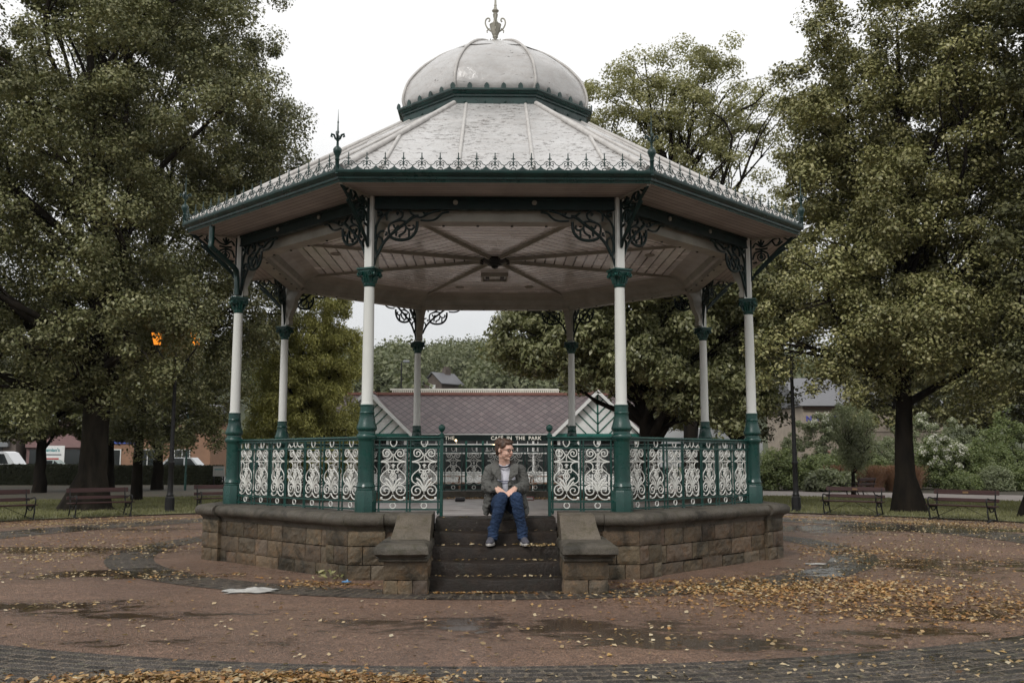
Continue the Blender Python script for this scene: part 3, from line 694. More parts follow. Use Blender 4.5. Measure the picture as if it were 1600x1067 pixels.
# --- columns
def col_mesh():
    sh=MB(); sh.lathe([(.064,1.86),(.0635,2.2),(.062,2.6),(.059,3.0),(.0565,3.215)],24)
    for z,r in ((1.875,.070),): sh.lathe([(r,1.862),(r,1.885)],24)
    shaft=sh.build('column',M['white'],BS,smooth=40)
    b=MB()
    b.lathe([(.118,.66),(.118,.90),(.108,.925)],8,rot=R(22.5))
    b.lathe([(.100,.92),(.104,.935),(.100,.95),(.107,.965),(.098,.985),(.092,1.0),(.090,1.02),(.089,1.45),(.094,1.47),(.108,1.485),(.115,1.51),(.108,1.535),(.096,1.545),(.094,1.57),(.108,1.585),(.115,1.60),(.112,1.62),(.098,1.66),(.086,1.71),(.078,1.76),(.080,1.765),(.084,1.775),(.080,1.785),(.076,1.79),(.075,1.845),(.080,1.85),(.080,1.863),(.066,1.868)],28)
    b.build('base',M['green'],shaft,smooth=35)
    c_=MB(); c_.lathe([(.060,3.19),(.068,3.20),(.070,3.215),(.062,3.225),(.064,3.27),(.072,3.30),(.092,3.325),(.100,3.35)],24)
    c_.cbox(-.112,.112,-.112,.112,3.375,3.40,.006); c_.cbox(-.098,.098,-.098,.098,3.35,3.376,.006)
    for k in range(4):
        for s in (-1,1):
            Mx=Matrix.Rotation(k*PI/2,4,'Z')@Matrix.Translation((s*.070,-.098,3.330))
            sp=[]; 
            for i in range(22): a=i/21*PI*3.2; r=.033*(1-i/26); sp.append((s*r*cos(a+1.2),r*sin(a+1.2)))
            c_.bar2(sp,.011,.03,Mx)
        for s in (-.03,0,.03):
            Mx=Matrix.Rotation(k*PI/2,4,'Z'); c_.tube([Mx@Vector((s,-.062,3.235)),Mx@Vector((s,-.075,3.28)),Mx@Vector((s*1.1,-.094,3.315))],[.012,.014,.006],6)
    c_.build('capital',M['green'],shaft,smooth=40)
    p=MB(); p.cbox(-.048,.048,-.048,.048,3.40,4.235,.006)
    p.build('post',M['white'],shaft)
    # inward corbel (solid, S-curved)
    pc=MB(); pts=[(.05,3.42),(.11,3.43),(.115,3.47),(.10,3.52),(.12,3.60),(.17,3.68),(.20,3.76),(.215,3.85),(.27,3.93),(.36,3.985),(.36,4.12),(.05,4.12)]
    n=len(pts); vs=[(-.055,y,z) for y,z in pts]+[(.055,y,z) for y,z in pts]
    pc.add(vs,[tuple(range(n-1,-1,-1)),tuple(range(n,2*n))]+[(i,(i+1)%n,n+(i+1)%n,n+i) for i in range(n)])
    pc.build('corbel',M['cream'],shaft)
    # beam brackets
    st=[[(170,775),(225,655),(300,560),(390,480),(480,410),(560,345),(620,330)],[(510,275),(560,322),(640,350),(720,310),(800,282),(860,272)],
     [(640,382),(720,387),(790,375),(840,340),(880,300),(955,285)],[(602,395),(600,470),(570,540),(510,590),(420,605),(345,590),(300,560)],
     [(300,545),(288,480),(300,430),(345,402),(420,386),(500,402)],[(270,385),(262,330),(285,282),(330,268)],[(400,270),(440,300),(432,350),(395,375),(345,400)],[(395,290),(378,305),(395,320)],
     [(470,435),(500,478),(545,486),(572,455),(555,438)],[(378,478),(372,560)],[(515,480),(513,575)],[(480,465),(462,520),(405,555),(420,575)],[(340,430),(360,470),(400,440)],
     [(170,770),(150,700),(158,600),(190,520),(240,500)],[(150,600),(148,470),(190,370),(262,300)],[(160,300),(195,285),(212,310),(185,330),(168,315)],[(170,560),(215,590),(225,640)],[(245,545),(270,540),(262,515)],
     [(165,775),(140,860),(128,905)],[(128,268),(128,905)],[(670,290),(690,310),(720,300)]]
    br=MB()
    for i,s_ in enumerate(st):
        P=[((x-88)*.00103,4.085-(y-265)*.00103) for x,y in s_]; P=[(p.x,p.y) for p in sm([(a,b_,0) for a,b_ in P],3)]
        br.bar2(P,.034 if i in(0,3) else .024,.03)
    bm_=br.build('beam_bracket',M['dgreen'],shaft,smooth=50,fix=False); bm_.rotation_euler=(0,0,R(22.5)); bm_.location=(.0,0,0)
    b2=bm_.copy(); C.objects.link(b2); b2.parent=shaft; b2.rotation_euler=(0,0,R(180-22.5))
    # eave bracket (outward)
    st=[[(135,268),(480,262)],[(140,590),(165,545),(205,500),(280,425),(380,335),(480,268)],[(152,560),(200,520),(300,430),(400,350)],
     [(150,335),(175,300),(215,330),(262,318),(300,285),(345,268),(360,290),(345,315)],[(215,330),(215,270)],[(195,285),(215,318),(238,285)],[(300,290),(330,330),(380,300)],[(390,270),(420,290),(450,275)],
     [(150,430),(165,380),(215,365),(262,385),(270,425)],[(150,460),(180,450)],[(135,268),(135,600)],[(170,345),(215,350),(265,345)],[(215,355),(215,430)]]
    eb=MB()
    for i,s_ in enumerate(st):
        P=[(-(.05+(x-132)*.00172),4.225-(y-262)*.00172) for x,y in s_]; P=[(p.x,p.y) for p in sm([(a,b_,0) for a,b_ in P],3)]
        eb.bar2(P,.036 if i in(1,2) else .024,.03)
    ring(eb,-(.05+83*.00172),4.225-150*.00172,.05,.018,.022); ring(eb,-(.05+83*.00172),4.225-150*.00172,.02,.018,.022)
    e_=eb.build('eave_bracket',M['dgreen'],shaft,smooth=50,fix=False); e_.rotation_euler=(0,0,R(90))
    return shaft
c0=col_mesh()
for k in range(8):
    o=c0 if k==0 else copy_tree(c0,BS)
    a=-112.5+45*k; o.location=(3.70*cos(R(a)),3.70*sin(R(a)),0); o.rotation_euler=(0,0,R(a+90))
# --- beams, cornice, ceiling, soffit
for k in range(8):
    Mx=sideM(k,3.70*C8); hb=3.70*sin(R(22.5))-.05
    mb=MB(); mb.box(-hb,hb,-.035,.04,4.085,4.232); mb.box(-hb,hb,-.05,-.035,4.20,4.231); mb.box(-hb,hb,-.047,-.035,4.086,4.105)
    for s in (-.42,.42):
        pass
    o=mb.build('beam',M['dgreen'],BS); o.matrix_local=Mx
    for s in (-.45,.45):
        r_=MB(); Mr=Matrix.Rotation(R(90),4,'X'); r_.lathe([(.028,.034),(.028,.050),(.018,.054),(.016,.050),(.006,.058)],16,s,0,M=Matrix.Translation((0,0,4.165))@Mr); 
        r_.build('roundel',M['cream'],o,smooth=40)
co_=MB(); oct_loft(co_,[(3.60,4.13),(3.60,3.975),(3.40,3.965),(3.38,4.02),(3.34,4.04),(3.30,4.12),(3.20,4.175),(3.05,4.222),(3.05,4.23),(3.60,4.23)]); co_.build('cornice',M['cream'],BS)
# cable clips hanging under the inner cornice
def uvfan(name,m,parts,parent):
    # parts: list of (poly3d, uvs)
    v=[];f=[];uv=[]
    for P,U in parts:
        o=len(v); v+=P; f.append(tuple(range(o,o+len(P)))); 
        for q in U: uv+=list(q)
    me=bpy.data.meshes.new(name); me.from_pydata([tuple(p) for p in v],[],f); u=me.uv_layers.new(name='UVMap'); u.data.foreach_set('uv',uv); me.materials.append(m)
    o=bpy.data.objects.new(name,me); C.objects.link(o); o.parent=parent; return o
parts=[];parts2=[]
for k in range(8):
    a=R(-90+45*k); out=Vector((cos(a),sin(a),0)); u=Vector((-sin(a),cos(a),0)); t=math.tan(R(22.5))
    def P(ap,s,z): return out*ap+u*(ap*t*s)+Vector((0,0,z))
    r0=3.10*C8
    parts.append(([P(r0,-1,4.224),P(r0,1,4.224),P(.05,1,4.245),P(.05,-1,4.245)],[(-r0*t,r0),(r0*t,r0),(.05*t,.05),(-.05*t,.05)]))
    r1,r2=3.66*C8,4.385*C8
    parts2.append(([P(r1,-1,4.236),P(r1,1,4.236),P(r2,1,4.222),P(r2,-1,4.222)],[(-r1*t,r1),(r1*t,r1),(r2*t,r2),(-r2*t,r2)]))
ceil=uvfan('ceiling',M['ceil'],parts,BS); uvfan('soffit',M['soffit'],parts2,BS)
for k in range(8):
    a=R(-112.5+45*k); mb=MB(); mb.cbox(.20,3.28,-.015,.015,4.188,4.238,.004); mb.cbox(.2,3.25,-.027,.027,4.216,4.239,.004)
    o=mb.build('ceiling_rib',M['cream'],BS); o.rotation_euler=(0,0,a)
    mb=MB(); mb.cbox(3.72,4.36,-.02,.02,4.205,4.235,.005); o=mb.build('soffit_rib',M['cream'],BS); o.rotation_euler=(0,0,a)
mb=MB(); mb.lathe([(.10,4.25),(.20,4.235),(.205,4.215),(.17,4.20),(.15,4.18),(.10,4.165),(.09,4.14),(.05,4.125),(.045,4.105),(.02,4.095),(.001,4.09)],16)
for i in range(8): 
    a=i*PI/4+PI/8; mb.tube([(.20*cos(a),.20*sin(a),4.215),(.225*cos(a),.225*sin(a),4.19),(.19*cos(a),.19*sin(a),4.175)],[.03,.025,.01],6)
mb.build('ceiling_boss',M['iron'],BS,smooth=30)
# floodlight panel on ceiling, vents
mb=MB(); 
for x0,x1,y0,y1 in ((-.22,.22,1.02,1.05),(-.22,.22,1.47,1.50),(-.22,-.19,1.05,1.47),(.19,.22,1.05,1.47)): mb.cbox(x0,x1,y0,y1,4.17,4.236,.004)
fl=mb.build('light_fitting',M['cream'],BS)
mb=MB(); mb.cbox(-.18,.18,1.06,1.46,4.205,4.23,.003); mb.build('reflector',M['white'],fl)
for x in (-.12,.12):
    mb=MB(); mb.cbox(x-.03,x+.03,1.15,1.38,4.17,4.204,.006); mb.tube([(x,1.1,4.185),(x,1.42,4.185)],.012,8); mb.build('lamp_holder',M['iron'],fl)
for (a,r) in ((-22.5-157.5+22.5,2.3),(180-157.5+0,2.1),(-10,2.3),(190,2.35),(30,2.4),(150,2.4),(75,2.3),(105,2.35),(-75,2.3),(-105,2.3)):
    x,y=r*cos(R(a)),r*sin(R(a)); mb=MB(); mb.lathe([(.075,4.235),(.075,4.212),(.058,4.212),(.055,4.222),(.001,4.222)],20,x,y,cap=False); mb.build('ceiling_vent',M['cream'],BS,smooth=40)
mb=MB()
for i in range(5):
    x=.56+.062*i; mb.tube([(x,-2.9,4.22),(x,-2.9,4.12),(x,-2.885,4.105),(x,-2.87,4.12)],.005,5)
mb.build('hanging_hooks',M['iron'],BS)
mb=MB()
for k in range(8):
    Mx=sideM(k,3.44*C8)
    pts=[]
    for i in range(13):
        x=-1.2+.2*i; pts.append(Mx@Vector((x,.035 if i%2 else .03,4.055+(.004 if i%2 else -.006))))
        if i%2==1: mb.box(x-.008,x+.008,.025,.045,4.0,4.07,Mx); mb.lathe([(.016,3.955),(.016,3.985)],8,M=Mx@Matrix.Translation((x,.02,0)))
    mb.tube(pts,.005,5)
mb.build('festoon_cable',M['iron'],BS)
# --- gutter / fascia
gt=MB(); oct_loft(gt,[(4.30,4.23),(4.375,4.222),(4.385,4.25),(4.405,4.258),(4.41,4.28),(4.43,4.29),(4.455,4.315),(4.46,4.335),(4.43,4.337),(4.40,4.325),(4.30,4.40)]); gt.build('gutter',M['gutterg'],BS)
# cresting
def crest_mesh():
    mb=MB(); p=.1905
    W2=4.445*sin(R(22.5)); n=17; p=(2*W2-.06)/n
    mb.box(-W2+.02,W2-.02,-.006,.006,0,.012)
    for i in range(n):
        x=-W2+.03+p*(i+.5); h=p/2
        # webs between arches
        for s in (-1,1):
            mb.prism([(x+s*h,.012),(x+s*h,.052),(x+s*h*.7,.026),(x+s*h*.35,.0125)] if s>0 else [(x-h*.35,.0125),(x-h*.7,.026),(x-h,.052),(x-h,.012)],-.005,.005,Matrix.Rotation(R(90),4,'X'))
        mb.bar2([(x+.026*cos(a),.012+.024*sin(a)) for a in [PI*q/6 for q in range(7)]],.010,.010)
        for s in (-1,1):
            P=[(x+s*h,.05),(x+s*h*.9,.066),(x+s*h*.68,.075),(x+s*h*.55,.095),(x+s*h*.33,.108),(x+s*h*.12,.100),(x+s*h*.05,.08)]; mb.bar2([(q.x,q.y) for q in sm([(a,b,0) for a,b in P],2)],.008,.010)
            P=[(x+s*h*.05,.075),(x+s*h*.25,.06),(x+s*h*.42,.072),(x+s*h*.36,.09),(x+s*h*.24,.085)]; mb.bar2([(q.x,q.y) for q in sm([(a,b,0) for a,b in P],2)],.008,.009)
            mb.bar2([(x+s*h*.28,.062),(x+s*h*.42,.042)],.008,.009)
        mb.bar2([(x,.05),(x,.13)],.011,.012); mb.bar2([(x-.022,.133),(x+.022,.133)],.013,.010)
        mb.lathe([(.009,.135),(.005,.18),(.007,.19),(.003,.202),(.0005,.205)],6,x,0)
    return mb
cm=crest_mesh(); cobj=None
for k in range(8):
    Mx=sideM(k,4.445*C8); Mx=Mx@Matrix.Translation((0,0,4.336))
    if cobj is None: cobj=cm.build('cresting',M['gutterg'],BS); o=cobj
    else: o=cobj.copy(); C.objects.link(o)
    o.matrix_local=Mx
fin0=None
for k in range(8):
    if fin0 is None:
        mb=MB(); mb.lathe([(.022,4.30),(.022,4.45),(.03,4.46),(.022,4.47),(.026,4.50),(.045,4.54),(.048,4.57),(.03,4.595),(.015,4.605),(.012,4.66),(.02,4.67),(.012,4.69),(.009,4.75),(.016,4.76),(.009,4.78),(.006,4.86),(.010,4.87),(.005,4.89),(.001,5.02)],12)
        for q in range(4):
            Mx=Matrix.Rotation(q*PI/2,4,'Z'); mb.tube([Mx@Vector(p) for p in ((0,0,4.67),(.025,0,4.69),(.04,0,4.73),(.065,0,4.74),(.07,0,4.715),(.055,0,4.705))],[.008,.012,.012,.014,.012,.006],6)
        fin0=mb.build('corner_finial',M['gutterg'],BS,smooth=45); o=fin0
    else: o=fin0.copy(); C.objects.link(o)
    v_=vtx(k,4.43); o.location=(v_.x,v_.y,0)
# --- roof
def rz_(r): # roof surface height at circumradius r
    return 6.13-(r-1.46)*(6.13-4.375)/(4.36-1.46)
rm=MB(); prof=[]
for r in (4.36,3.6,2.9,2.31,2.30,1.9,1.5,1.40): prof.append((r,rz_(r)+(.0 if r>2.305 else .014)))
oct_loft(rm,prof); roof=rm.build('roof',M['lead'],BS)
def roll(a,b,r,name='roof_roll'):
    mb=MB(); A=Vector(a);B=Vector(b); n=14; rr=[r*(1.0+(.28 if abs(i/n-q)<.001 else 0)) for i in range(n+1) for q in (.62,)]
    P=[A.lerp(B,i/n) for i in range(n+1)]; mb.tube(P,rr,10); return mb.build(name,M['white2'],roof,smooth=50)
M['white2']=pm('old_white_roll',(.52,.50,.475),(.40,.38,.36),8,.35,.6,.3,40,grime=((.15,.12,.10),14,.64))
for k in range(8):
    a=vtx(k,4.35,rz_(4.35)+.02); b=vtx(k,1.48,rz_(1.48)+.03); roll(a,b,.033,'hip_roll')
    Mk=sideM(k,0)
    def sp(u,ap): return tuple(Mk@Vector((u,-ap,0)))[:2]+(rz_(ap/C8)+.012,)
    for u in (-.40,.42): roll(sp(u,4.35*C8),sp(u,1.47*C8),.022)
    for s in (-1,1): roll(sp(s*1.24,4.35*C8),sp(s*1.16,1.16/math.tan(R(22.5))+.05),.022)
# drum
dm=MB(); oct_loft(dm,[(1.44,6.09),(1.455,6.10),(1.455,6.24),(1.48,6.25),(1.48,6.275),(1.51,6.285),(1.52,6.31),(1.545,6.32),(1.545,6.345),(1.50,6.355),(1.30,6.36)]); drum=dm.build('drum',M['gutterg'],BS)
mb=MB()
for k in range(8):
    Mx=sideM(k,1.455*C8)
    for s in (-.42,-.14,.14,.42): mb.lathe([(.020,0),(.018,.008),(.006,.016),(.001,.017)],10,M=Mx@Matrix.Translation((s,0,6.175))@Matrix.Rotation(R(90),4,'X'))
mb.build('stud_row',M['gutterg'],drum,smooth=40)
mb=MB()
for k in range(8):
    Mx=sideM(k,1.53*C8)
    for i in range(6):
        if i==5: continue
        x=-.585+.234*i+.0
        vs=[(x+ox,0,6.345+oz) for ox,oz in ((-.032,0),(-.036,.03),(-.025,.062),(0,.082),(.025,.062),(.036,.03),(.032,0))]
        mb.add([tuple(Mx@Vector((p[0],-.008,p[2]))) for p in vs]+[tuple(Mx@Vector((p[0],.008,p[2]))) for p in vs],[tuple(range(6,-1,-1)),tuple(range(7,14))]+[(i_,(i_+1)%7,7+(i_+1)%7,7+i_) for i_ in range(7)])
mb.build('palmette_cresting',M['gutterg'],drum)
# dome: octagonal with soft bellied panels
prof=[(1.40,6.34),(1.445,6.42),(1.455,6.50),(1.43,6.63),(1.37,6.78),(1.27,6.92),(1.13,7.07),(.95,7.215),(.86,7.28),(.70,7.375),(.50,7.465),(.33,7.525),(.15,7.565),(.04,7.575)]
P2=[(p.x,p.y) for p in sm([(a,b,0) for a,b in prof],3)]
dmb=MB(); nn_=10; vs=[];rows=len(P2); rg=random.Random(5)
for (r,z) in P2:
    for k in range(8):
        a0=R(22.5+45*k); a1=a0+PI/4; A=Vector((cos(a0),sin(a0)))*r; B=Vector((cos(a1),sin(a1)))*r
        for i in range(nn_):
            t=i/nn_; p=A.lerp(B,t); d_=p.normalized(); wob=.030*sin(PI*t)*sin((z-6.4)*6.5+k*.7)*(1 if r>.5 else .2) + .012*sin(PI*t)*sin(9*t+k*2+z*5)
            q=p+d_*(.05*r*sin(PI*t)*.7+wob*sin(PI*t)); vs.append((q.x,q.y,z))
W8=8*nn_; fs=[(j*W8+i,j*W8+(i+1)%W8,(j+1)*W8+(i+1)%W8,(j+1)*W8+i) for j in range(rows-1) for i in range(W8)]
dmb.add(vs,fs); dome=dmb.build('dome',M['domelead'],BS,smooth=30)
for k in range(8):
    a=R(22.5+45*k); mb=MB(); mb.tube([(r*cos(a)*1.008,r*sin(a)*1.008,z+.01) for r,z in P2],.020,8); mb.build('dome_rib',M['white2'],dome,smooth=50)
mb=MB()
for k in range(8):
    a0=R(22.5+45*k); r=.985; z=7.19; A=Vector((cos(a0)*r,sin(a0)*r,z));B=Vector((cos(a0+PI/4)*r,sin(a0+PI/4)*r,z)); P=[]
    for i in range(9): 
        t=i/8; p=A.lerp(B,t); d_=Vector((p.x,p.y,0)).normalized(); P.append(p+d_*(.035*r*sin(PI*t)+.004))
    mb.tube(P,.008,6)
mb.build('dome_lap_joint',M['mortar'],dome,smooth=40)
# crowning finial
M['finw']=pm('weathered_finial',(.42,.40,.34),(.22,.21,.17),12,.5,.7,.4,60)
mb=MB(); mb.lathe([(.14,7.47),(.13,7.50),(.06,7.53),(.05,7.56),(.07,7.575),(.05,7.59),(.022,7.62),(.028,7.64),(.045,7.66),(.035,7.675),(.045,7.69),(.072,7.76),(.085,7.83),(.092,7.86),(.06,7.87),(.05,7.89),(.03,7.92),(.026,7.97),(.032,7.98),(.04,8.03),(.022,8.05),(.05,8.075),(.055,8.09),(.03,8.11),(.024,8.14),(.018,8.16),(.024,8.17),(.018,8.19),(.010,8.34),(.002,8.52)],16)
for q in range(4):
    Mx=Matrix.Rotation(q*PI/2,4,'Z'); mb.tube([Mx@Vector(p) for p in sm([(.06,0,7.75),(.12,0,7.80),(.155,0,7.88),(.14,0,7.95),(.10,0,7.965),(.085,0,7.93),(.105,0,7.91)],3)],.012,6)
    mb.tube([Mx@Vector(p) for p in ((.09,0,7.80),(.13,0,7.76),(.125,0,7.73))],.010,6)
    mb.tube([Mx@Vector(p) for p in ((.03,0,7.62),(.07,0,7.60),(.075,0,7.63))],.010,6)
o=mb.build('finial',M['finw'],BS,smooth=40); o.location=(0,0,.07)
# downpipe at the left corner
mb=MB(); v1=vtx(7,1); 
p0=Vector((-3.62,-2.05,4.24)); pc=vtx(7,3.70)
dirv=(Vector((p0.x,p0.y,0))-Vector((pc.x,pc.y,0)))
mb.tube(sm([p0,p0+Vector((0,0,-.22)),p0+Vector((.01,.02,-.30)),Vector((pc.x-.03,pc.y-.20,3.78)),Vector((pc.x-.02,pc.y-.09,3.70)),Vector((pc.x-.01,pc.y-.09,3.6)),Vector((pc.x,pc.y-.09,3.42))],3),.036,10)
mb.build('downpipe',M['gutterg'],BS,smooth=50)
# ================================================================== PERSON
def vox(name,balls,voxel,m,parent=None,smooth_it=4,displ=None):
    bm=bmesh.new()
    ico=bmesh.new(); bmesh.ops.create_icosphere(ico,subdivisions=2,radius=1); iv=[v.co.copy() for v in ico.verts]; ifs=[[v.index for v in f.verts] for f in ico.faces]; ico.free()
    vs=[];fs=[]
    for c,r,Mr in balls:
        o=len(vs)
        for p in iv:
            q=Vector((p.x*r[0],p.y*r[1],p.z*r[2])); 
            if Mr is not None: q=Mr@q
            vs.append(tuple(q+c))
        fs+=[tuple(i+o for i in f) for f in ifs]
    me=bpy.data.meshes.new(name+'_raw'); me.from_pydata(vs,[],fs); bm.free()
    ob=bpy.data.objects.new(name+'_raw',me); C.objects.link(ob)
    md=ob.modifiers.new('r','REMESH'); md.mode='VOXEL'; md.voxel_size=voxel
    s_=ob.modifiers.new('s','SMOOTH'); s_.iterations=smooth_it; s_.factor=.5
    dg=bpy.context.evaluated_depsgraph_get(); dg.update(); me2=bpy.data.meshes.new_from_object(ob.evaluated_get(dg)); me2.name=name
    C.objects.unlink(ob); bpy.data.objects.remove(ob); 
    me2.materials.clear(); me2.materials.append(m); me2.polygons.foreach_set('use_smooth',[True]*len(me2.polygons))
    o=bpy.data.objects.new(name,me2); C.objects.link(o)
    if parent: o.parent=parent
    return o
def crease(o,amp,sc,seed):
    me=o.data; vs=[v.co.copy() for v in me.vertices]; ns=[v.normal.copy() for v in me.vertices]
    for v,p,n_ in zip(me.vertices,vs,ns):
        q=Vector((p.x*sc,p.y*sc,p.z*sc*1.7+p.x*sc*.8))+Vector((seed,0,0)); k=MN.noise(q+Vector((MN.noise(q*.6)*1.5,0,0))); v.co=p+n_*(amp*(1-abs(k)*3.2)+amp*.5*MN.noise(q*2.3))
def chain(pts,sq=None):
    # pts: [(x,y,z,r)] swept spheres
    B=[]
    for i in range(len(pts)-1):
        a=Vector(pts[i][:3]);b=Vector(pts[i+1][:3]);ra,rb_=pts[i][3],pts[i+1][3]; L=(b-a).length; n=max(2,int(L/(min(ra,rb_)*.35)))
        for j in range(n+(i==len(pts)-2)):
            t=j/n; r=ra+(rb_-ra)*t; B.append((a.lerp(b,t),(r,r,r) if sq is None else (r*sq[0],r*sq[1],r*sq[2]),None))
    return B
def fabric(name,c1,c2,scale=60,bump=.35,fold=9):
    m,t,b=nodes(name); n=N(t); ob=n.obj(); col=n.mix(n.noise(scale,3,.6,ob),c1,c2); f=n.ramp(n.noise(4,4,.6,ob),[(.35,.82),(.65,1.12)]); col=n.mix(1.0,col,f,'MULTIPLY')
    n.l(col,b.inputs['Base Color']); b.inputs['Roughness'].default_value=.9; b.inputs['Specular IOR Level'].default_value=.25
    p=n.bump(n.noise(fold,3,.5,ob,.6),bump,.05,None); n.bump(n.noise(300,2,.5,ob),.3,.002,b,p); return m
M['jacket']=fabric('grey_green_twill',(.125,.124,.115),(.082,.082,.076),80,1.0,13)
M['jeans']=fabric('blue_denim',(.027,.050,.102),(.013,.025,.058),45,.7,14)
m,t,b=nodes('skin'); n=N(t); col=n.mix(n.noise(18,4,.6,n.obj()),(.66,.43,.34),(.56,.33,.25)); n.l(col,b.inputs['Base Color']); b.inputs['Roughness'].default_value=.5; b.inputs['Subsurface Weight'].default_value=.12; b.inputs['Subsurface Radius'].default_value=(.02,.008,.005); b.inputs['Subsurface Scale'].default_value=.5; M['skin']=m
M['hair']=pm('auburn_hair',(.088,.044,.024),(.034,.018,.011),30,.45,bump=.9,bscale=70,stretch=(1,1,.35))
m,t,b=nodes('tshirt_white_navy_stripes'); n=N(t); sx_=n.n('ShaderNodeSeparateXYZ'); n.l(n.obj(),sx_.inputs[0]); z=sx_.outputs[2]
def band(z0,z1): return n.math('MULTIPLY',n.math('GREATER_THAN',z,z0),n.math('LESS_THAN',z,z1))
st_=n.math('MAXIMUM',band(1.005,1.015),band(1.027,1.037)); col=n.mix(st_,(.62,.62,.68),(.05,.055,.12)); n.l(col,b.inputs['Base Color']); b.inputs['Roughness'].default_value=.9; n.bump(n.noise(9,3,.5,n.obj()),.5,.04,b); M['tee']=m
M['navy']=pm('navy_rib',(.018,.017,.03),None,20,.85)
M['shoe']=pm('grey_mesh_shoe',(.085,.085,.105),(.05,.05,.065),60,.8,bump=.5,bscale=200)
M['sole']=pm('pale_sole',(.46,.44,.42),(.34,.32,.30),20,.7)
M['dark_in']=pm('glasses_frame',(.03,.018,.014),None,20,.3)
M['eye']=pm('eye',(.30,.28,.26),(.05,.04,.03),60,.3)
M['lips']=pm('lips',(.38,.13,.10),None,20,.45)
HC=Vector((.108,-3.86,1.366)); hang=R(48); fw=Vector((sin(hang),-cos(hang),-.10)).normalized(); sd=Vector((0,0,1)).cross(fw).normalized(); up_=fw.cross(sd).normalized()
HM=Matrix((fw,sd,up_)).transposed()*.965
def h(f,s,u): return HC+HM@Vector((f,s,u))
body=[]
for c,r in (((-.012,0,.028),(.094,.075,.088)),((.030,0,-.035),(.060,.058,.072)),((.055,0,.02),(.045,.058,.05)),((.045,0,-.085),(.036,.036,.026)),((.068,0,-.095),(.018,.020,.016)),((.062,.032,-.038),(.028,.024,.028)),((.062,-.032,-.038),(.028,.024,.028)),
  ((.090,0,.004),(.012,.009,.012)),((.099,0,-.010),(.012,.009,.012)),((.108,0,-.024),(.012,.010,.010)),((.102,.009,-.030),(.009,.008,.007)),((.102,-.009,-.030),(.009,.008,.007)),
  ((.083,.03,.020),(.014,.022,.010)),((.083,-.03,.020),(.014,.022,.010)),((.086,0,-.058),(.010,.020,.006)),((.084,0,-.068),(.010,.017,.007)),((-.008,.076,-.012),(.018,.008,.028)),((-.008,-.076,-.012),(.018,.008,.028)),((-.02,0,-.07),(.05,.05,.04))):
    body.append((h(*c),r,HM))
body+=chain([(.098,-3.835,1.31,.056),(.105,-3.80,1.24,.058),(.112,-3.77,1.18,.075)])
body+=chain([(.112,-3.76,1.14,.09),(.115,-3.72,.98,.10),(.12,-3.66,.80,.10)])
SH=[(-.035,-3.76,1.155),(.265,-3.76,1.155)]; EL=[(-.065,-3.78,.965),(.305,-3.78,.965)]; WR=[(.030,-4.005,.965),(.215,-4.005,.965)]
for S_,E_,W_ in zip(SH,EL,WR): body+=chain([(*S_,.05),(*E_,.038),(*W_,.024)])
body+=chain([(.0,-3.76,1.16,.05),(.23,-3.76,1.16,.05)])
def hand(wr,s,B):
    w=Vector(wr); pd=Vector((s*.42,-.80,-.30)).normalized(); side=Vector((s*.0,0,1)).cross(pd).normalized()  # side points left
    pc=w+pd*.055
    for k in range(4):
        o=(k-1.5)*.0185
        B.extend(chain([(*(w+side*o*.6+pd*.01),.017),(*(w+pd*.085+side*o),.0115)]))
        L=(.068,.078,.072,.056)[k] if s>0 else (.056,.072,.078,.068)[k]; k0=w+pd*.085+side*o; k1=k0+(pd+Vector((s*.25,0,-.35))).normalized()*L*.5+side*o*.18; k2=k1+(pd*.7+Vector((s*.2,0,-.85))).normalized()*L*.5
        B.extend(chain([(*k0,.0105),(*k1,.0092),(*k2,.0078)]))
    th=side*(-s*.034); a=w+pd*.025+th*.6; b_=a+pd*.035+th*.35-Vector((0,0,.012)); c_=b_+pd*.028+Vector((s*.004,0,-.012))
    B.extend(chain([(*a,.014),(*b_,.0115),(*c_,.009)]))
hand(WR[0],1,body); hand(WR[1],-1,body)
person=vox('person',body,.0042,M['skin'],smooth_it=3)
tag(person,'person in grey jacket, white tee and blue jeans sitting on the top step, looking right','person')
# hair
hb=[]
for c,r in (((-.030,0,.048),(.090,.084,.078)),((.018,0,.082),(.072,.072,.040)),((.050,.012,.088),(.045,.055,.026)),((.062,-.02,.078),(.034,.036,.022)),((-.060,0,.0),(.050,.074,.070)),((-.040,.066,.012),(.048,.016,.052)),((-.040,-.066,.012),(.048,.016,.052)),((.018,.068,.042),(.03,.012,.034)),((.018,-.068,.042),(.03,.012,.034)),((.03,.06,.05),(.035,.014,.03)),((.03,-.06,.05),(.035,.014,.03)),((-.075,0,-.045),(.025,.055,.035))):
    hb.append((h(*c),r,HM))
rg=random.Random(3)
for i in range(90):
    a=rg.uniform(0,2*PI); u=rg.uniform(.15,1); f=-.028+.088*cos(a)*math.sqrt(1-u*u*.6); s_=.078*sin(a)*math.sqrt(1-u*u*.6); hb.append((h(f,s_,.045+.078*u*.9),(.017,.013,.011),HM))
vox('hair',hb,.0055,M['hair'],person,2)
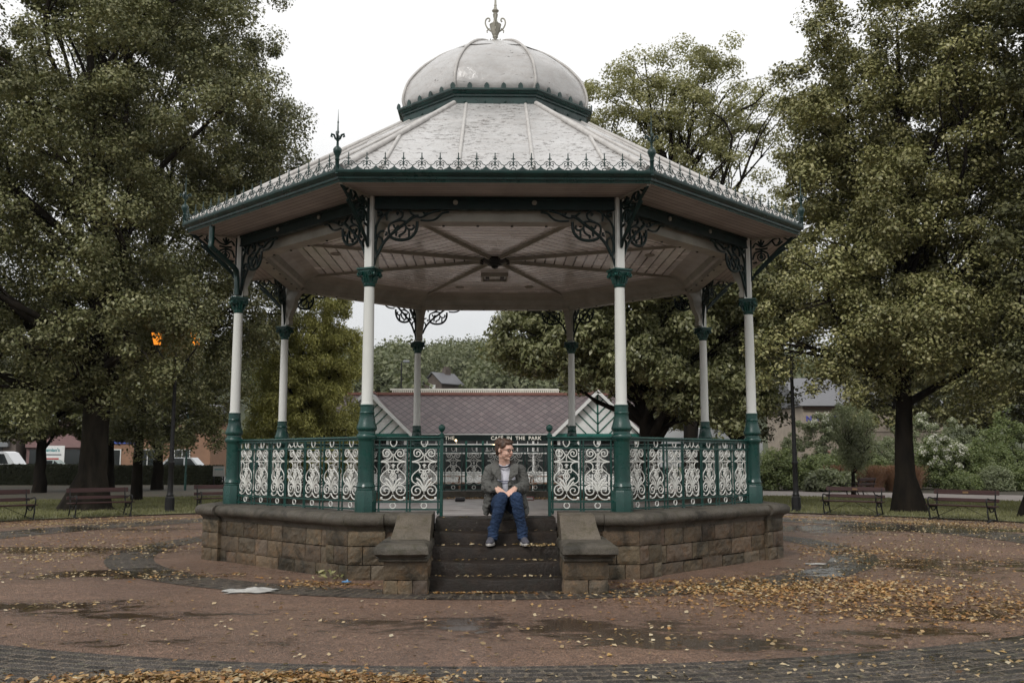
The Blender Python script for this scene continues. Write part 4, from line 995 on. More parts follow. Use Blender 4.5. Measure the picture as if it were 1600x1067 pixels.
# face details
mb=MB()
for s in (1,-1):
    P=[h(.099,s*.033+.022*cos(a),-.002+.017*sin(a)) for a in [2*PI*i/14 for i in range(15)]]; mb.tube(P,.0028,6)
    mb.tube([h(.098,s*.055,.004),h(.06,s*.073,.002),h(.0,s*.080,-.002)],.0026,6)
mb.tube([h(.101,.012,.003),h(.103,0,.006),h(.101,-.012,.003)],.0025,6)
mb.build('glasses',M['dark_in'],person,smooth=60)
e_=[(h(.080,s*.031,-.003),(.010,.012,.009),HM) for s in (1,-1)]; vox('eyes',e_,.003,M['eye'],person,1)
vox('lips',[(h(.090,0,-.0595),(.0075,.020,.0042),HM),(h(.088,0,-.0672),(.0075,.016,.0045),HM)],.003,M['lips'],person,1)
# t-shirt
tb=chain([(.112,-3.775,1.165,.088),(.115,-3.76,1.05,.118),(.118,-3.72,.93,.125),(.12,-3.68,.80,.13)],(1.15,.92,1)); tb+=chain([(.03,-3.765,1.155,.062),(.20,-3.765,1.155,.062)])
vox('t_shirt',tb,.009,M['tee'],person,3)
mb=MB(); P=[Vector((.103+.064*cos(a),-3.815+.070*sin(a),1.212+.030*sin(a))) for a in [2*PI*i/24 for i in range(25)]]; mb.tube(P,.0085,8); mb.build('neckband',M['navy'],person,smooth=60)
# jacket
jb=chain([(.112,-3.75,1.13,.105),(.115,-3.745,1.0,.140),(.118,-3.70,.86,.155),(.12,-3.64,.76,.165)],(1.12,.95,1))
jb+=chain([(-.02,-3.755,1.145,.074),(.105,-3.74,1.175,.07),(.25,-3.755,1.145,.074)])
jb+=chain([(-.035,-3.76,1.14,.075),(-.068,-3.77,1.04,.073),(-.072,-3.785,.965,.068),(-.03,-3.90,.960,.058),(.018,-3.985,.965,.045)])
jb+=chain([(.265,-3.76,1.14,.075),(.300,-3.77,1.04,.073),(.308,-3.785,.965,.068),(.272,-3.90,.960,.058),(.226,-3.985,.965,.045)])
jb+=chain([(.285,-3.66,.86,.06),(.325,-3.70,.74,.05),(.33,-3.74,.69,.035)])+chain([(-.05,-3.66,.86,.06),(-.085,-3.68,.74,.045),(-.085,-3.69,.70,.035)])
jb+=chain([(-.05,-3.80,.86,.05),(-.07,-3.80,.78,.04)])+chain([(.29,-3.80,.86,.05),(.315,-3.82,.78,.04)])
jk=vox('jacket',jb,.007,M['jacket'],person,3); crease(jk,.006,13,2)
bm=bmesh.new(); bm.from_mesh(jk.data); kill=[]
for f in bm.faces:
    c=f.calc_center_median()
    if c.z>.70 and c.y<-3.80:
        w=.030+.085*max(0,(c.z-1.02)/.17) if c.z>1.02 else .030+.10*max(0,(.93-c.z)/.2)
        xc=.112+(1.1-c.z)*.02
        if abs(c.x-xc)<w and abs(c.x-.118)<.13: kill.append(f)
    if c.z>1.185 and abs(c.x-.105)<.075 and c.y<-3.74: kill.append(f)
    if (c.y<-4.0 and c.z>.93 and .03<c.x<.22): kill.append(f)
bmesh.ops.delete(bm,geom=list(set(kill)),context='FACES'); bm.to_mesh(jk.data); bm.free()
md=jk.modifiers.new('thickness','SOLIDIFY'); md.thickness=.007; md.offset=-1
mb=MB()
def flap(P,w,nrm=(0,-1,.3)):
    mb.tube([Vector(p) for p in P],w,8,flat=.22,up=nrm)
flap([(.02,-3.79,1.235),(.005,-3.87,1.20),(.025,-3.905,1.13),(.065,-3.905,1.05)],[.03,.042,.045,.012])
flap([(.19,-3.79,1.235),(.215,-3.87,1.20),(.205,-3.905,1.13),(.160,-3.905,1.05)],[.03,.042,.045,.012])
P=[Vector((.105+.094*cos(a),-3.775+.080*sin(a),1.236-.012*sin(a))) for a in [R(-25+i*23) for i in range(11)]]; mb.tube(P,[.02]+[.034]*9+[.02],8,flat=.7)
mb.build('collar',M['jacket'],jk,smooth=60)
mb=MB()
for W_,s in zip(WR,(1,-1)):
    w=Vector(W_); d_=Vector((s*.42,-.80,0)).normalized(); mb.tube([w-d_*.035,w+d_*.005],[.044,.040],14)
for x,z in ((.232,1.125),(.245,1.118),(.215,1.155)): mb.lathe([(.007,0),(.006,.004),(.001,.005)],8,M=Matrix.Translation((x,-3.895,z))@Matrix.Rotation(R(90),4,'X'))
mb.build('cuff',M['jacket'],jk,smooth=60)
# jeans
pb=chain([(.05,-3.66,.765,.105),(.19,-3.66,.765,.105)])
K1=(.075,-4.12,.868);K2=(.225,-4.12,.868)
pb+=chain([(.045,-3.68,.755,.098),(.058,-3.90,.82,.088),(*K1,.066)])+chain([(.20,-3.68,.755,.098),(.215,-3.90,.82,.088),(*K2,.066)])
pb+=chain([(*K1,.066),(.045,-4.115,.74,.062),(.008,-4.075,.60,.054),(-.015,-4.055,.50,.050),(-.022,-4.055,.465,.050)])
pb+=chain([(*K2,.066),(.245,-4.115,.74,.062),(.278,-4.075,.60,.054),(.292,-4.055,.50,.050),(.296,-4.055,.465,.050)])
rg=random.Random(9)
for (cx,cy) in ((-.012,-4.06),(.290,-4.06)):
    for i in range(5):
        zz=.455+.028*i; P=[(cx+.046*cos(a)+rg.uniform(-.003,.003),cy+.046*sin(a),zz+.008*sin(a*2+i)) for a in [2*PI*q/10 for q in range(11)]]
        pb+=chain([(*p,.010) for p in P])
crease(vox('jeans',pb,.007,M['jeans'],person,2),.004,17,5)
# shoes
for nm,cx,ang in (('shoe',-.028,-7),('shoe',.300,7)):
    Mr=Matrix.Rotation(R(ang),3,'Z'); o=Vector((cx,-4.03,.39))
    def q(x,y,z): return o+Mr@Vector((x,y,z))
    B=[(q(0,.035,.045),(.036,.045,.042),Mr),(q(0,.0,.060),(.038,.05,.045),Mr),(q(0,-.06,.052),(.040,.07,.036),Mr),(q(0,-.12,.042),(.042,.065,.030),Mr),(q(0,-.165,.036),(.040,.045,.026),Mr),(q(0,.0,.095),(.036,.036,.03),Mr)]
    sh=vox(nm,B,.006,M['shoe'],person,2)
    mb=MB(); nn=24; vs=[]
    for z,g_ in ((.0,.0),(.006,.004),(.024,.004),(.030,.0)):
        for i in range(nn):
            a=2*PI*i/nn; wy=.143+g_; wx=(.042+g_)*(1+.12*(-sin(a)))*(1 if sin(a)<0 else .88); vs.append(tuple(q(wx*cos(a),-.062+wy*sin(a)*abs(sin(a))**.05,z+.001)))
    mb.add(vs,[(j*nn+i,j*nn+(i+1)%nn,(j+1)*nn+(i+1)%nn,(j+1)*nn+i) for j in range(3) for i in range(nn)]+[tuple(range(nn-1,-1,-1)),tuple(3*nn+i for i in range(nn))])
    mb.build('sole',M['sole'],sh,smooth=50)
    mb=MB()
    for i in range(4): mb.tube([q(-.026,-.035-.022*i,.082-.007*i),q(0,-.038-.022*i,.094-.009*i),q(.026,-.035-.022*i,.082-.007*i)],.0035,5)
    mb.build('laces',M['dark_in'],sh)
# ================================================================== LITTER
def crumple(name,cx,cy,lx,ly,m,label,cat,seed,h_=.05,rz=0,z=None):
    rg=random.Random(seed); mb=MB(); n=16;mm=9;vs=[]
    for s,off in ((0,0),(1,.006)):
        for j in range(mm+1):
            for i in range(n+1):
                u=i/n-.5;v=j/mm-.5; e=max(abs(u),abs(v))*2
                vs.append((u*lx*(1+.18*sin(v*9+1)),v*ly*(1+.25*sin(u*8)),.006+off+(h_*(.5+.5*sin(u*15+v*7))*(.5+.5*sin(v*13+u*4))+rg.uniform(0,.006))*(1-e*.85)))
    L=(n+1)*(mm+1); fs=[]
    for j in range(mm):
        for i in range(n): a=j*(n+1)+i; fs+=[(L+a,L+a+1,L+a+n+2,L+a+n+1),(a,a+n+1,a+n+2,a+1)]
    o=mb.add(vs,fs).build(name,m,smooth=70,loc=(cx,cy,gzf(math.hypot(cx,cy)) if z is None else z)); o.rotation_euler=(0,0,rz); tag(o,label,cat); return o
M['cloth']=pm('wet_white_cloth',(.50,.49,.46),(.38,.37,.35),12,.5,bump=.5,bscale=20)
crumple('discarded_cloth',-2.35,-4.60,.46,.30,M['cloth'],'crumpled white cloth lying flat on the wet paving left of the steps','cloth',4,.035,.2)
crumple('paper_scrap',3.89,-2.37,.24,.13,M['cloth'],'small flat pale paper scrap on the paving right of the plinth','paper',6,.01,.1)
M['blue']=pm('blue_plastic',(.10,.25,.45),None,10,.4)
crumple('blue_wrapper',-1.52,-3.98,.09,.05,M['blue'],'small light blue plastic wrapper by the foot of the plinth','wrapper',8,.03)
M['canm']=pm('black_can_paint',(.015,.015,.018),None,10,.3); M['alu']=pm('aluminium',(.5,.5,.5),None,10,.3,metal=.9)
mb=MB(); Mc=Matrix.Translation((-.57,2.0,.566+.033))@Matrix.Rotation(R(100),4,'Z')@Matrix.Rotation(R(90),4,'X')
mb.lathe([(.026,-.082),(.033,-.072),(.033,.065),(.027,.08)],16,M=Mc); can=mb.build('drinks_can',M['canm'],smooth=40); tag(can,'crushed black drinks can lying on the bandstand floor behind the railing','can')
mb=MB(); mb.lathe([(.0265,-.0825),(.024,-.086),(.001,-.084)],16,M=Mc); mb.lathe([(.0275,.0802),(.024,.084),(.001,.083)],16,M=Mc); mb.build('can_end',M['alu'],can,smooth=40)
M['redb']=pm('faded_red_card',(.28,.10,.09),(.20,.07,.07),9,.7)
mb=MB(); mb.cbox(.50,.68,2.45,2.56,.566,.625,.008); rc=mb.build('card_carton',M['redb']); tag(rc,'small flattened red carton on the bandstand floor right of the person','carton')
mb=MB(); mb.cbox(.52,.66,2.447,2.45,.58,.61,.001); mb.build('carton_label',M['cloth'],rc)
# leaves on steps, deck and coping
rng=np.random.default_rng(33); P=[]
for i,(z,y) in enumerate(edges):
    n_=(6,18,26,30,36)[i]; xs=rng.choice([0,1],n_,p=[.45,.55])*.0+rng.uniform(-.6,.63,n_); 
    P.append(np.column_stack([xs,rng.uniform(y+.03,y+.18,n_),np.full(n_,z+.008)]))
P.append(np.column_stack([rng.uniform(.3,.62,45),rng.uniform(-4.3,-4.05,45),np.full(45,.40)]))
P=np.concatenate(P); Q=leaves(P,np.tile([0,0,1.],(len(P),1)),.052,rng,.6,.3); Q[:,:,2]=np.maximum(Q[:,:,2],P[:,None,2]-.004)
tag(quads_obj('step_leaves',Q,M['buff']),'loose fallen leaves lying on the stone steps','leaves',kind='stuff')
a=rng.uniform(R(40),R(140),900); r=rng.uniform(2.95,3.2,900); P=np.column_stack([r*np.cos(a),r*np.sin(a),np.full(900,.575)]); Q=leaves(P,np.tile([0,0,1.],(900,1)),.06,rng,.6,.5); Q[:,:,2]=np.maximum(Q[:,:,2],.567)
tag(quads_obj('deck_leaves',Q,M['amber']),'dry leaves blown against the kerb at the back of the bandstand floor','leaves',kind='stuff')
# weed at the plinth foot
rng=np.random.default_rng(5); P=np.column_stack([rng.normal(-1.75,.09,40),rng.normal(-3.72,.05,40),rng.uniform(.02,.09,40)]); tag(quads_obj('weed',leaves(P[:22],np.tile([0,-.5,1.],(22,1)),.075,rng,.4,.5),M['lime']),'small green weed growing at the foot of the plinth','weed')
# ================================================================== BENCHES
def bench():
    L=.80; root=empty('park_bench')
    def slat(nm,y,z,w,t,ang):
        mb=MB(); Mx=Matrix.Translation((0,y,z))@Matrix.Rotation(R(ang),4,'X'); mb.cbox(-L,L,-t/2,t/2,-w/2,w/2,.006,Mx); return mb.build(nm,M['benchwood'],root)
    slat('back_slat',.255,.695,.115,.028,-10); slat('back_slat',.225,.505,.085,.028,-10)
    for y in (-.20,-.08,.04,.15): slat('seat_slat',y,.372+.01*(y<-.15),.028,.10,0)
    for s in (-1,1):
        x=s*(L-.09); mb=MB()
        def t_(P,w=.036): 
            Q=[(p.x,p.y) for p in sm([(a,b,0) for a,b in P],4)]; mb.bar2([(a,b) for a,b in Q],w,.032,Matrix.Translation((x,0,0))@Matrix.Rotation(R(90),4,'Z'))
        t_([(-.235,.0),(-.225,.10),(-.255,.20),(-.245,.30),(-.21,.36)],.045)
        t_([(.27,.0),(.235,.10),(.175,.22),(.17,.34),(.20,.45),(.235,.60),(.272,.755)],.042)
        t_([(-.24,.345),(-.10,.345),(.05,.335),(.18,.35)],.05)
        t_([(-.235,.34),(-.285,.42),(-.290,.51),(-.24,.56),(-.14,.555),(-.02,.53),(.10,.535),(.20,.52)],.034)
        t_([(-.29,.02),(-.235,.015),(.0,.06),(.27,.015)],.03); t_([(-.15,.33),(-.08,.25),(.04,.25),(.14,.32)],.026)
        mb.cbox(x-.02,x+.02,-.30,-.20,0,.02); mb.cbox(x-.02,x+.02,.22,.32,0,.02)
        mb.build('end_frame',M['iron'],root,smooth=50)
    mb=MB()
    for s in (-1,1): mb.tube([(s*(L-.1),.0,.06),(s*.08,-.02,.345)],.007,6)
    mb.build('brace',M['iron'],root)
    return root
M['brass']=pm('brass_plaque',(.30,.19,.10),None,10,.4,metal=.5)
b0=bench(); spots=[(-12.05,9.75,140,'maroon slatted bench cut off by the left edge of the plaza lawn',0),(-10.35,11.55,132,'maroon slatted bench in front of the big left lime trunk',0),(-7.95,14.45,121,'maroon slatted bench half hidden behind the left corner column',0),
 (9.72,11.98,51,'maroon slatted bench with brass plaque left of the right lime trunk',1),(11.5,9.50,40,'maroon slatted bench with brass plaque right of the right lime trunk',1)]
for i,(x,y,a,lab,pl) in enumerate(spots):
    o=b0 if i==0 else copy_tree(b0); o.location=(x,y,gzf(math.hypot(x,y))+.002); o.rotation_euler=(0,0,R(a-90)); tag(o,lab,'bench','benches around the plaza')
    if pl: p=MB().cbox(-.07,.07,.235,.2385,.668,.715,.001); p=p.build('plaque',M['brass'],o); p.location=(0,-.012,0)
o=copy_tree(b0); o.location=(14.3,23.3,OUT+.03); o.rotation_euler=(0,0,R(225)); tag(o,'weathered brown bench across the lawn backed by bronze grass','bench','benches around the plaza')
# ================================================================== LAMP POSTS
def glow(name,c,e):
    m,t,b=nodes(name); b.inputs['Base Color'].default_value=(*c,1); b.inputs['Emission Color'].default_value=(*c,1); b.inputs['Emission Strength'].default_value=e; b.inputs['Roughness'].default_value=.3; return m
M['amberglow']=glow('lit_amber_glass',(.95,.30,.03),.95)
def lamp(x,y,label,arms=True,H=4.4):
    root=empty('lamp_post',(x,y,gzf(math.hypot(x,y))),label=label,cat='lamp post'); mb=MB()
    mb.lathe([(.155,0),(.155,.06),(.135,.08),(.13,.42),(.10,.46),(.105,.50),(.085,.53),(.078,.6),(.074,1.35),(.095,1.38),(.095,1.42),(.070,1.45),(.060,2.0),(.048,H-.6),(.06,H-.56),(.045,H-.52),(.04,H),(.055,H+.03),(.02,H+.08),(.001,H+.2)],14)
    if arms:
        for s in (-1,1): mb.tube(sm([(0,0,H-.25),(s*.25,0,H-.12),(s*.45,0,H+.12),(s*.56,0,H+.30),(s*.56,0,H+.36)],4),.022,8); mb.tube(sm([(0,0,H-.6),(s*.2,0,H-.45),(s*.38,0,H-.02)],4),.014,6)
    mb.build('post',M['iron'],root,smooth=35)
    if arms:
        for s in (-1,1):
            g_=MB(); cx=s*.56; z=H+.38
            # tapered four-sided lantern glass
            g_.lathe([(.10,z),(.19,z+.34)],4,cx,0,rot=PI/4,cap=True); gl=g_.build('lantern_glass',M['amberglow'],root)
            f=MB()
            for k in range(4):
                a=PI/4+k*PI/2; f.tube([(cx+.102*cos(a),.102*sin(a),z),(cx+.192*cos(a),.192*sin(a),z+.34)],.010,6)
            f.lathe([(.12,z-.03),(.12,z-.004)],4,cx,0,rot=PI/4); f.lathe([(.225,z+.345),(.215,z+.37),(.12,z+.46),(.06,z+.52),(.06,z+.56),(.02,z+.58),(.001,z+.66)],4,cx,0,rot=PI/4); f.build('lantern_frame',M['iron'],root)
    return root
lamp(-9.2,13.5,'black cast iron lamp post with two lit orange lanterns at the left lawn edge')
lamp(8.66,13.5,'black cast iron lamp post right of the bandstand, its lanterns lost in the leaves',arms=False)
# slim green post far left
mb=MB(); mb.lathe([(.06,0),(.06,.8),(.045,.85),(.04,3.6),(.001,3.7)],10); p=mb.build('thin_post',M['green'],loc=(-15.0,33,OUT),smooth=40); tag(p,'slim green post by the hedge behind the left lamp post','post')
# ================================================================== CAFE
def flat(name,c,r=.6,bump=0): return pm(name,c,tuple(x*.88 for x in c),4,r,bump=bump)
M['wall_w']=pm('white_render',(.55,.56,.54),(.46,.47,.45),2,.6,bump=.2); M['trimg']=flat('green_timber',(.012,.10,.075),.45); M['teal']=flat('teal_fascia',(.02,.16,.13),.45); M['trimw']=flat('white_timber',(.74,.75,.73),.45)
M['signw']=flat('cream_sign_paint',(.85,.83,.74),.6); M['int']=flat('dark_interior',(.015,.014,.013),.3); M['terra']=flat('terracotta_ridge',(.24,.11,.085),.7); M['bulb']=glow('warm_bulb',(1,.72,.40),5)
m,t,b=nodes('shop_glass'); b.inputs['Base Color'].default_value=(.02,.024,.024,1); b.inputs['Roughness'].default_value=.06; M['glass']=m
m,t,b=nodes('purple_diamond_slates'); n=N(t); uv=n.n('ShaderNodeUVMap').outputs[0]; sx_=n.n('ShaderNodeSeparateXYZ'); n.l(uv,sx_.inputs[0])
u=n.math('DIVIDE',sx_.outputs[0],.42); v=n.math('DIVIDE',sx_.outputs[1],.46); A=n.math('ADD',u,v);B=n.math('SUBTRACT',u,v)
fa=n.math('FRACT',A);fb=n.math('FRACT',B); ln=n.math('MAXIMUM',n.math('LESS_THAN',fa,.12),n.math('GREATER_THAN',fb,.88))
cb=n.n('ShaderNodeCombineXYZ'); n.l(n.math('FLOOR',A),cb.inputs[0]); n.l(n.math('FLOOR',B),cb.inputs[1]); wn=n.n('ShaderNodeTexWhiteNoise'); n.l(cb.outputs[0],wn.inputs['Vector'])
col=n.ramp(wn.outputs[0],[(0,(.088,.063,.067)),(.5,(.118,.085,.087)),(1,(.152,.114,.113))]); col=n.mix(n.ramp(n.noise(.8,5,.6,n.obj()),[(.4,0),(.7,.5)]),col,(.13,.11,.11)); col=n.mix(n.math('MULTIPLY',ln,.9),col,(.03,.023,.025))
n.l(col,b.inputs['Base Color']); b.inputs['Roughness'].default_value=.42; n.bump(n.math('SUBTRACT',n.math('MULTIPLY',fa,.5),ln),.6,.02,b); M['slate']=m
M['gslate']=flat('grey_slate',(.13,.13,.14),.5)
def text_mesh(name,body,size,m,parent,loc,rot=(90,0,0),spacing=1.0,ext=.008,align='LEFT',word=1.0):
    cu=bpy.data.curves.new(name,'FONT'); cu.body=body; cu.size=size; cu.extrude=ext; cu.space_character=spacing; cu.space_word=word; cu.align_x=align; cu.offset=.006
    ob=bpy.data.objects.new('tmp',cu); C.objects.link(ob); dg=bpy.context.evaluated_depsgraph_get(); dg.update(); me=bpy.data.meshes.new_from_object(ob.evaluated_get(dg)); bpy.data.objects.remove(ob)
    me.materials.clear(); me.materials.append(m); me.name=name; o=bpy.data.objects.new(name,me); C.objects.link(o); o.parent=parent; o.location=loc; o.rotation_euler=[R(a) for a in rot]; return o
CF=empty('cafe',(-.55,32,OUT),label='white and green cafe pavilion with purple slate roof and twin gables behind the bandstand',cat='cafe')
def W(x,y,z): return (x+.55,y-32,z-OUT)
def wb(mb,x0,x1,y0,y1,z0,z1): a=W(x0,y0,z0);b=W(x1,y1,z1); return mb.box(a[0],b[0],a[1],b[1],a[2],b[2])
GL,GR=-5.97,4.87
EY,EZ,RY,RZ=31.75,2.46,34.4,4.50
roofparts=[]
def rp_(P,sh=0):
    P=[Vector(W(*p)) for p in P]; u=(P[1]-P[0]).normalized(); nn=u.cross(P[2]-P[1]).normalized(); w=nn.cross(u)
    roofparts.append(([tuple(p) for p in P],[((p-P[0]).dot(u)+sh,(p-P[0]).dot(w)) for p in P]))
rp_([(-8.2,EY,EZ),(7.1,EY,EZ),(7.1,RY,RZ),(-8.2,RY,RZ)]); rp_([(7.1,37.2,EZ),(-8.2,37.2,EZ),(-8.2,RY,RZ),(7.1,RY,RZ)])
for G_ in (GL,GR):
    hw_=2.12; gz0=2.42; gzt=4.46
    rp_([(G_-hw_,34.4,gz0),(G_-hw_,30.75,gz0),(G_,30.75,gzt),(G_,34.4,gzt)]); rp_([(G_+hw_,30.75,gz0),(G_+hw_,34.4,gz0),(G_,34.4,gzt),(G_,30.75,gzt)])
cr_=uvfan('roof',M['slate'],roofparts,CF)
mb=MB(); wb(mb,-8.2,7.1,34.3,34.5,4.47,4.60)
for G_ in (GL,GR): wb(mb,G_-.08,G_+.08,30.7,34.4,4.44,4.54)
mb.build('ridge_tiles',M['terra'],cr_)
mb=MB()
x=-5.2
while x<3.3: wb(mb,x,x+.07,34.38,34.42,4.60,4.72); x+=.105
wb(mb,-5.3,3.3,34.36,34.44,4.715,4.80); mb.build('ridge_cresting',M['signw'],cr_)
mb=MB(); wb(mb,-7.9,6.8,32.6,37,OUT,2.5); mb.build('wall',M['int'],CF)
for G_ in (GL,GR):
    gb=MB(); P=[W(G_-1.9,31,2.44),W(G_+1.9,31,2.44),W(G_,31,4.30)]; P2_=[(p[0],p[1]+.1,p[2]) for p in P]; gb.add(P+P2_,[(0,1,2),(5,4,3),(0,3,4,1),(1,4,5,2),(2,5,3,0)]); ga=gb.build('gable',M['trimw'],CF)
    tb_=MB(); 
    def gbar(a,b,w=.05): 
        d_=Vector((b[0]-a[0],0,b[1]-a[1])).normalized(); nn=Vector((-d_.z,0,d_.x))*w*.5; A_=Vector(W(a[0],30.97,a[1]));B_=Vector(W(b[0],30.97,b[1])); vs=[A_+nn,A_-nn,B_-nn,B_+nn]; tb_.add(vs+[p+Vector((0,.028,0)) for p in vs],[(0,1,2,3),(7,6,5,4),(0,4,5,1),(1,5,6,2),(2,6,7,3),(3,7,4,0)])
    gbar((G_,2.44),(G_,4.25),.07)
    for q in (.0,.45,.9,1.35):
        for s in (-1,1):
            # chevrons rising outward from the middle post
            z0=2.44+q; L=(1.9-(q/1.86*1.9))/2
            if L>.1: gbar((G_,z0),(G_+s*L,z0+L),.05)
    for s in (-1,1):
        gbar((G_+s*.55,2.44),(G_+s*1.2,3.08),.05); gbar((G_+s*1.1,2.44),(G_+s*1.48,2.82),.05)
    tb_.build('gable_timbers',M['trimg'],ga,fix=True)
    bb=MB()
    for s in (-1,1):
        A_=Vector(W(G_+s*2.2,30.66,2.36));B_=Vector(W(G_,30.66,4.50)); dn=Vector((0,0,-.20)); vs=[A_,B_,B_+dn,A_+dn]; bb.add(vs+[p+Vector((0,.07,0)) for p in vs],[(0,1,2,3),(7,6,5,4),(0,4,5,1),(1,5,6,2),(2,6,7,3),(3,7,4,0)])
    bb.build('bargeboard',M['trimw'],ga)
    f=MB(); wb(f,G_-1.95,G_+1.95,30.9,31.1,2.14,2.43); f.build('fascia',M['teal'],CF)
    f=MB(); wb(f,G_-1.85,G_+1.85,31.0,31.08,OUT,.55); 
    for x in (-1.85,-.95,0,.95,1.78): wb(f,G_+x-.05,G_+x+.07,30.98,31.09,OUT,2.14)
    wb(f,G_-1.85,G_+1.85,30.99,31.085,1.55,1.62); f.build('bay_frame',M['trimw'],CF)
    f=MB(); wb(f,G_-1.84,G_+1.84,31.09,31.12,.5,2.14); f.build('bay_window',M['glass'],CF)
    for s in (-1.83,1.83): f=MB(); wb(f,G_+s-.03,G_+s+.03,31.1,32.6,OUT,2.4); f.build('bay_side',M['wall_w'],CF)
# central glazed front
f=MB(); wb(f,-3.9,2.85,31.60,31.72,2.12,2.40); sg=f.build('sign_board',M['dgreen'],CF)
f=MB(); wb(f,-3.9,2.85,31.56,31.60,2.40,2.44); f.build('gutter',M['trimw'],CF)
text_mesh('sign_lettering','CAFÉ  IN  THE  PARK',.235,M['signw'],sg,W(-.17,31.585,2.165),spacing=1.10)
text_mesh('sign_lettering','THE',.235,M['signw'],sg,W(-2.36,31.585,2.165),spacing=1.1)
for x0 in (-3.8,-2.55,-1.35,-.55,.65,1.85,2.75):
    f=MB(); wb(f,x0-.05,x0+.05,31.62,31.72,OUT,2.12); f.build('window_post',M['trimg'] if x0 in (-1.35,-.55) else M['trimw'],CF)
f=MB()
for z in (1.92,1.50,.60): wb(f,-3.8,2.8,31.63,31.70,z,z+.055)
for i in range(14): wb(f,-3.75+i*.485-.015,-3.75+i*.485+.02,31.64,31.69,1.5,2.1)
wb(f,-3.8,2.8,31.64,31.70,.15,.58); f.build('window_frame',M['trimw'],CF)
f=MB(); wb(f,-3.8,2.8,31.73,31.75,.6,2.12); f.build('window_glass',M['glass'],CF)
f=MB(); f.lathe([(.001,-.05),(.035,-.035),(.05,0),(.035,.035),(.001,.05)],10)
f0=f.build('hanging_bulb',M['bulb'],CF,smooth=60); 
for i,(x,z) in enumerate(((-1.83,2.13),(-.03,1.90),(2.68,1.88))):
    o=f0 if i==0 else f0.copy(); 
    if i: C.objects.link(o)
    o.location=W(x,31.5,z)
# picnic tables outside the cafe
M['pine']=pm('orange_brown_timber',(.20,.105,.055),(.13,.07,.04),5,.6,stretch=(.3,3,3),bump=.3)
def picnic():
    r=empty('picnic_table'); 
    for i in range(5): f=MB(); f.cbox(-.9,.9,-.36+i*.15,-.23+i*.15,.72,.755,.005); f.build('table_board',M['pine'],r)
    for s in (-1,1):
        f=MB(); f.cbox(-.9,.9,s*.72-.13,s*.72+.13,.43,.465,.005); f.build('bench_board',M['pine'],r)
        f=MB(); 
        for q in (-1,1): f.tube([(s*.65,q*.62,0),(s*.65,q*.22,.72)],.04,4)
        f.box(s*.65-.03,s*.65+.03,-.8,.8,.36,.43); f.build('trestle',M['pine'],r)
    return r
p0=picnic()
for i,(x,y,rz,lab) in enumerate(((-2.2,28.6,4,'brown timber picnic table left of the seated person outside the cafe'),(.2,29.6,-3,'brown timber picnic table directly behind the seated person'),(2.3,28.4,8,'brown timber picnic table right of the seated person outside the cafe'))):
    o=p0 if i==0 else copy_tree(p0); o.location=(x,y,OUT+.01); o.rotation_euler=(0,0,R(rz)); tag(o,lab,'picnic table','picnic tables outside the cafe')
# ================================================================== FAR BUILDINGS, VEHICLES
M['ochre']=pm('orange_render',(.27,.15,.09),(.21,.12,.075),1,.8); M['stoneb']=pm('cream_stone',(.36,.30,.235),(.28,.235,.19),1.5,.8,bump=.4,bscale=8); M['grey']=flat('grey_cladding',(.20,.21,.22)); M['pink']=flat('pink_shopfront',(.22,.13,.125)); M['bluesign']=flat('blue_sign',(.05,.09,.33)); M['blueletter']=flat('blue_letters',(.06,.08,.42)); M['brickb']=pm('brown_stone_walls',(.12,.095,.08),(.09,.07,.06),2,.8)
def building(name,x0,x1,y0,y1,h,wm,rm_,label,roof_h=1.6,cat='building'):
    r=empty(name,((x0+x1)/2,y0,OUT),label=label,cat=cat); w=(x1-x0)/2; d=y1-y0
    MB().box(-w,w,0,d,0,h).build('wall',wm,r)
    f=MB(); v=[(-w-.3,-.3,h+.005),(w+.3,-.3,h+.005),(w+.3,d+.3,h+.005),(-w-.3,d+.3,h+.005),(-w-.3,d/2,h+roof_h),(w+.3,d/2,h+roof_h)]; f.add(v,[(0,1,5,4),(2,3,4,5),(0,4,3),(1,2,5),(0,3,2,1)]); rf=f.build('roof',rm_,r)
    return r,w,rf
def win(r,x,z,w,h_,fm,depth=.06):
    f=MB()
    for a,b,c,d in ((-w/2,w/2,-h_/2,-h_/2+.08),(-w/2,w/2,h_/2-.08,h_/2),(-w/2,-w/2+.08,-h_/2+.08,h_/2-.08),(w/2-.08,w/2,-h_/2+.08,h_/2-.08),(-.03,.03,-h_/2+.08,h_/2-.08)): f.box(x+a,x+b,-depth,-.002,z+c,z+d)
    o=f.build('window',fm,r); MB().box(x-w/2+.07,x+w/2-.07,-.03,-.003,z-h_/2+.07,z+h_/2-.07).build('pane',M['glass'],o)
r,w,_=building('stone_building',24.1,35,60,70,5.6,M['stoneb'],M['gslate'],'cream stone building with blue lettering under the eaves behind the right shrubs',2.6)
f=MB(); f.box(-w-.1,w+.1,-.22,-.003,5.35,5.6); f.build('eaves_gutter',M['dark_in'],r)
f=MB(); f.box(-w,w,-.06,-.003,3.6,3.72); f.build('string_course',M['stoneb'],r)
text_mesh('lettering','N  FOOD  STORE',.60,M['blueletter'],r,(-w+.15,-.05,4.42),spacing=1.05,ext=.03)
for i in range(5): win(r,-w+1.3+2.1*i,1.35,1.3,1.5,M['terra'])
for i in range(5): win(r,-w+1.3+2.1*i,3.0-10 if False else 2.9,.01,.01,M['terra']) if False else None
r,w,_=building('orange_shop',-37.5,-26.5,76,84,5.2,M['ochre'],M['gslate'],'orange rendered building across the road behind the left hedge')
MB().box(-w+.4,-w+4.2,-.10,-.003,2.9,3.5).build('fascia_sign',M['bluesign'],r)
for i in range(3): win(r,-w+2+3.2*i,1.6,1.5,1.6,M['trimw'])
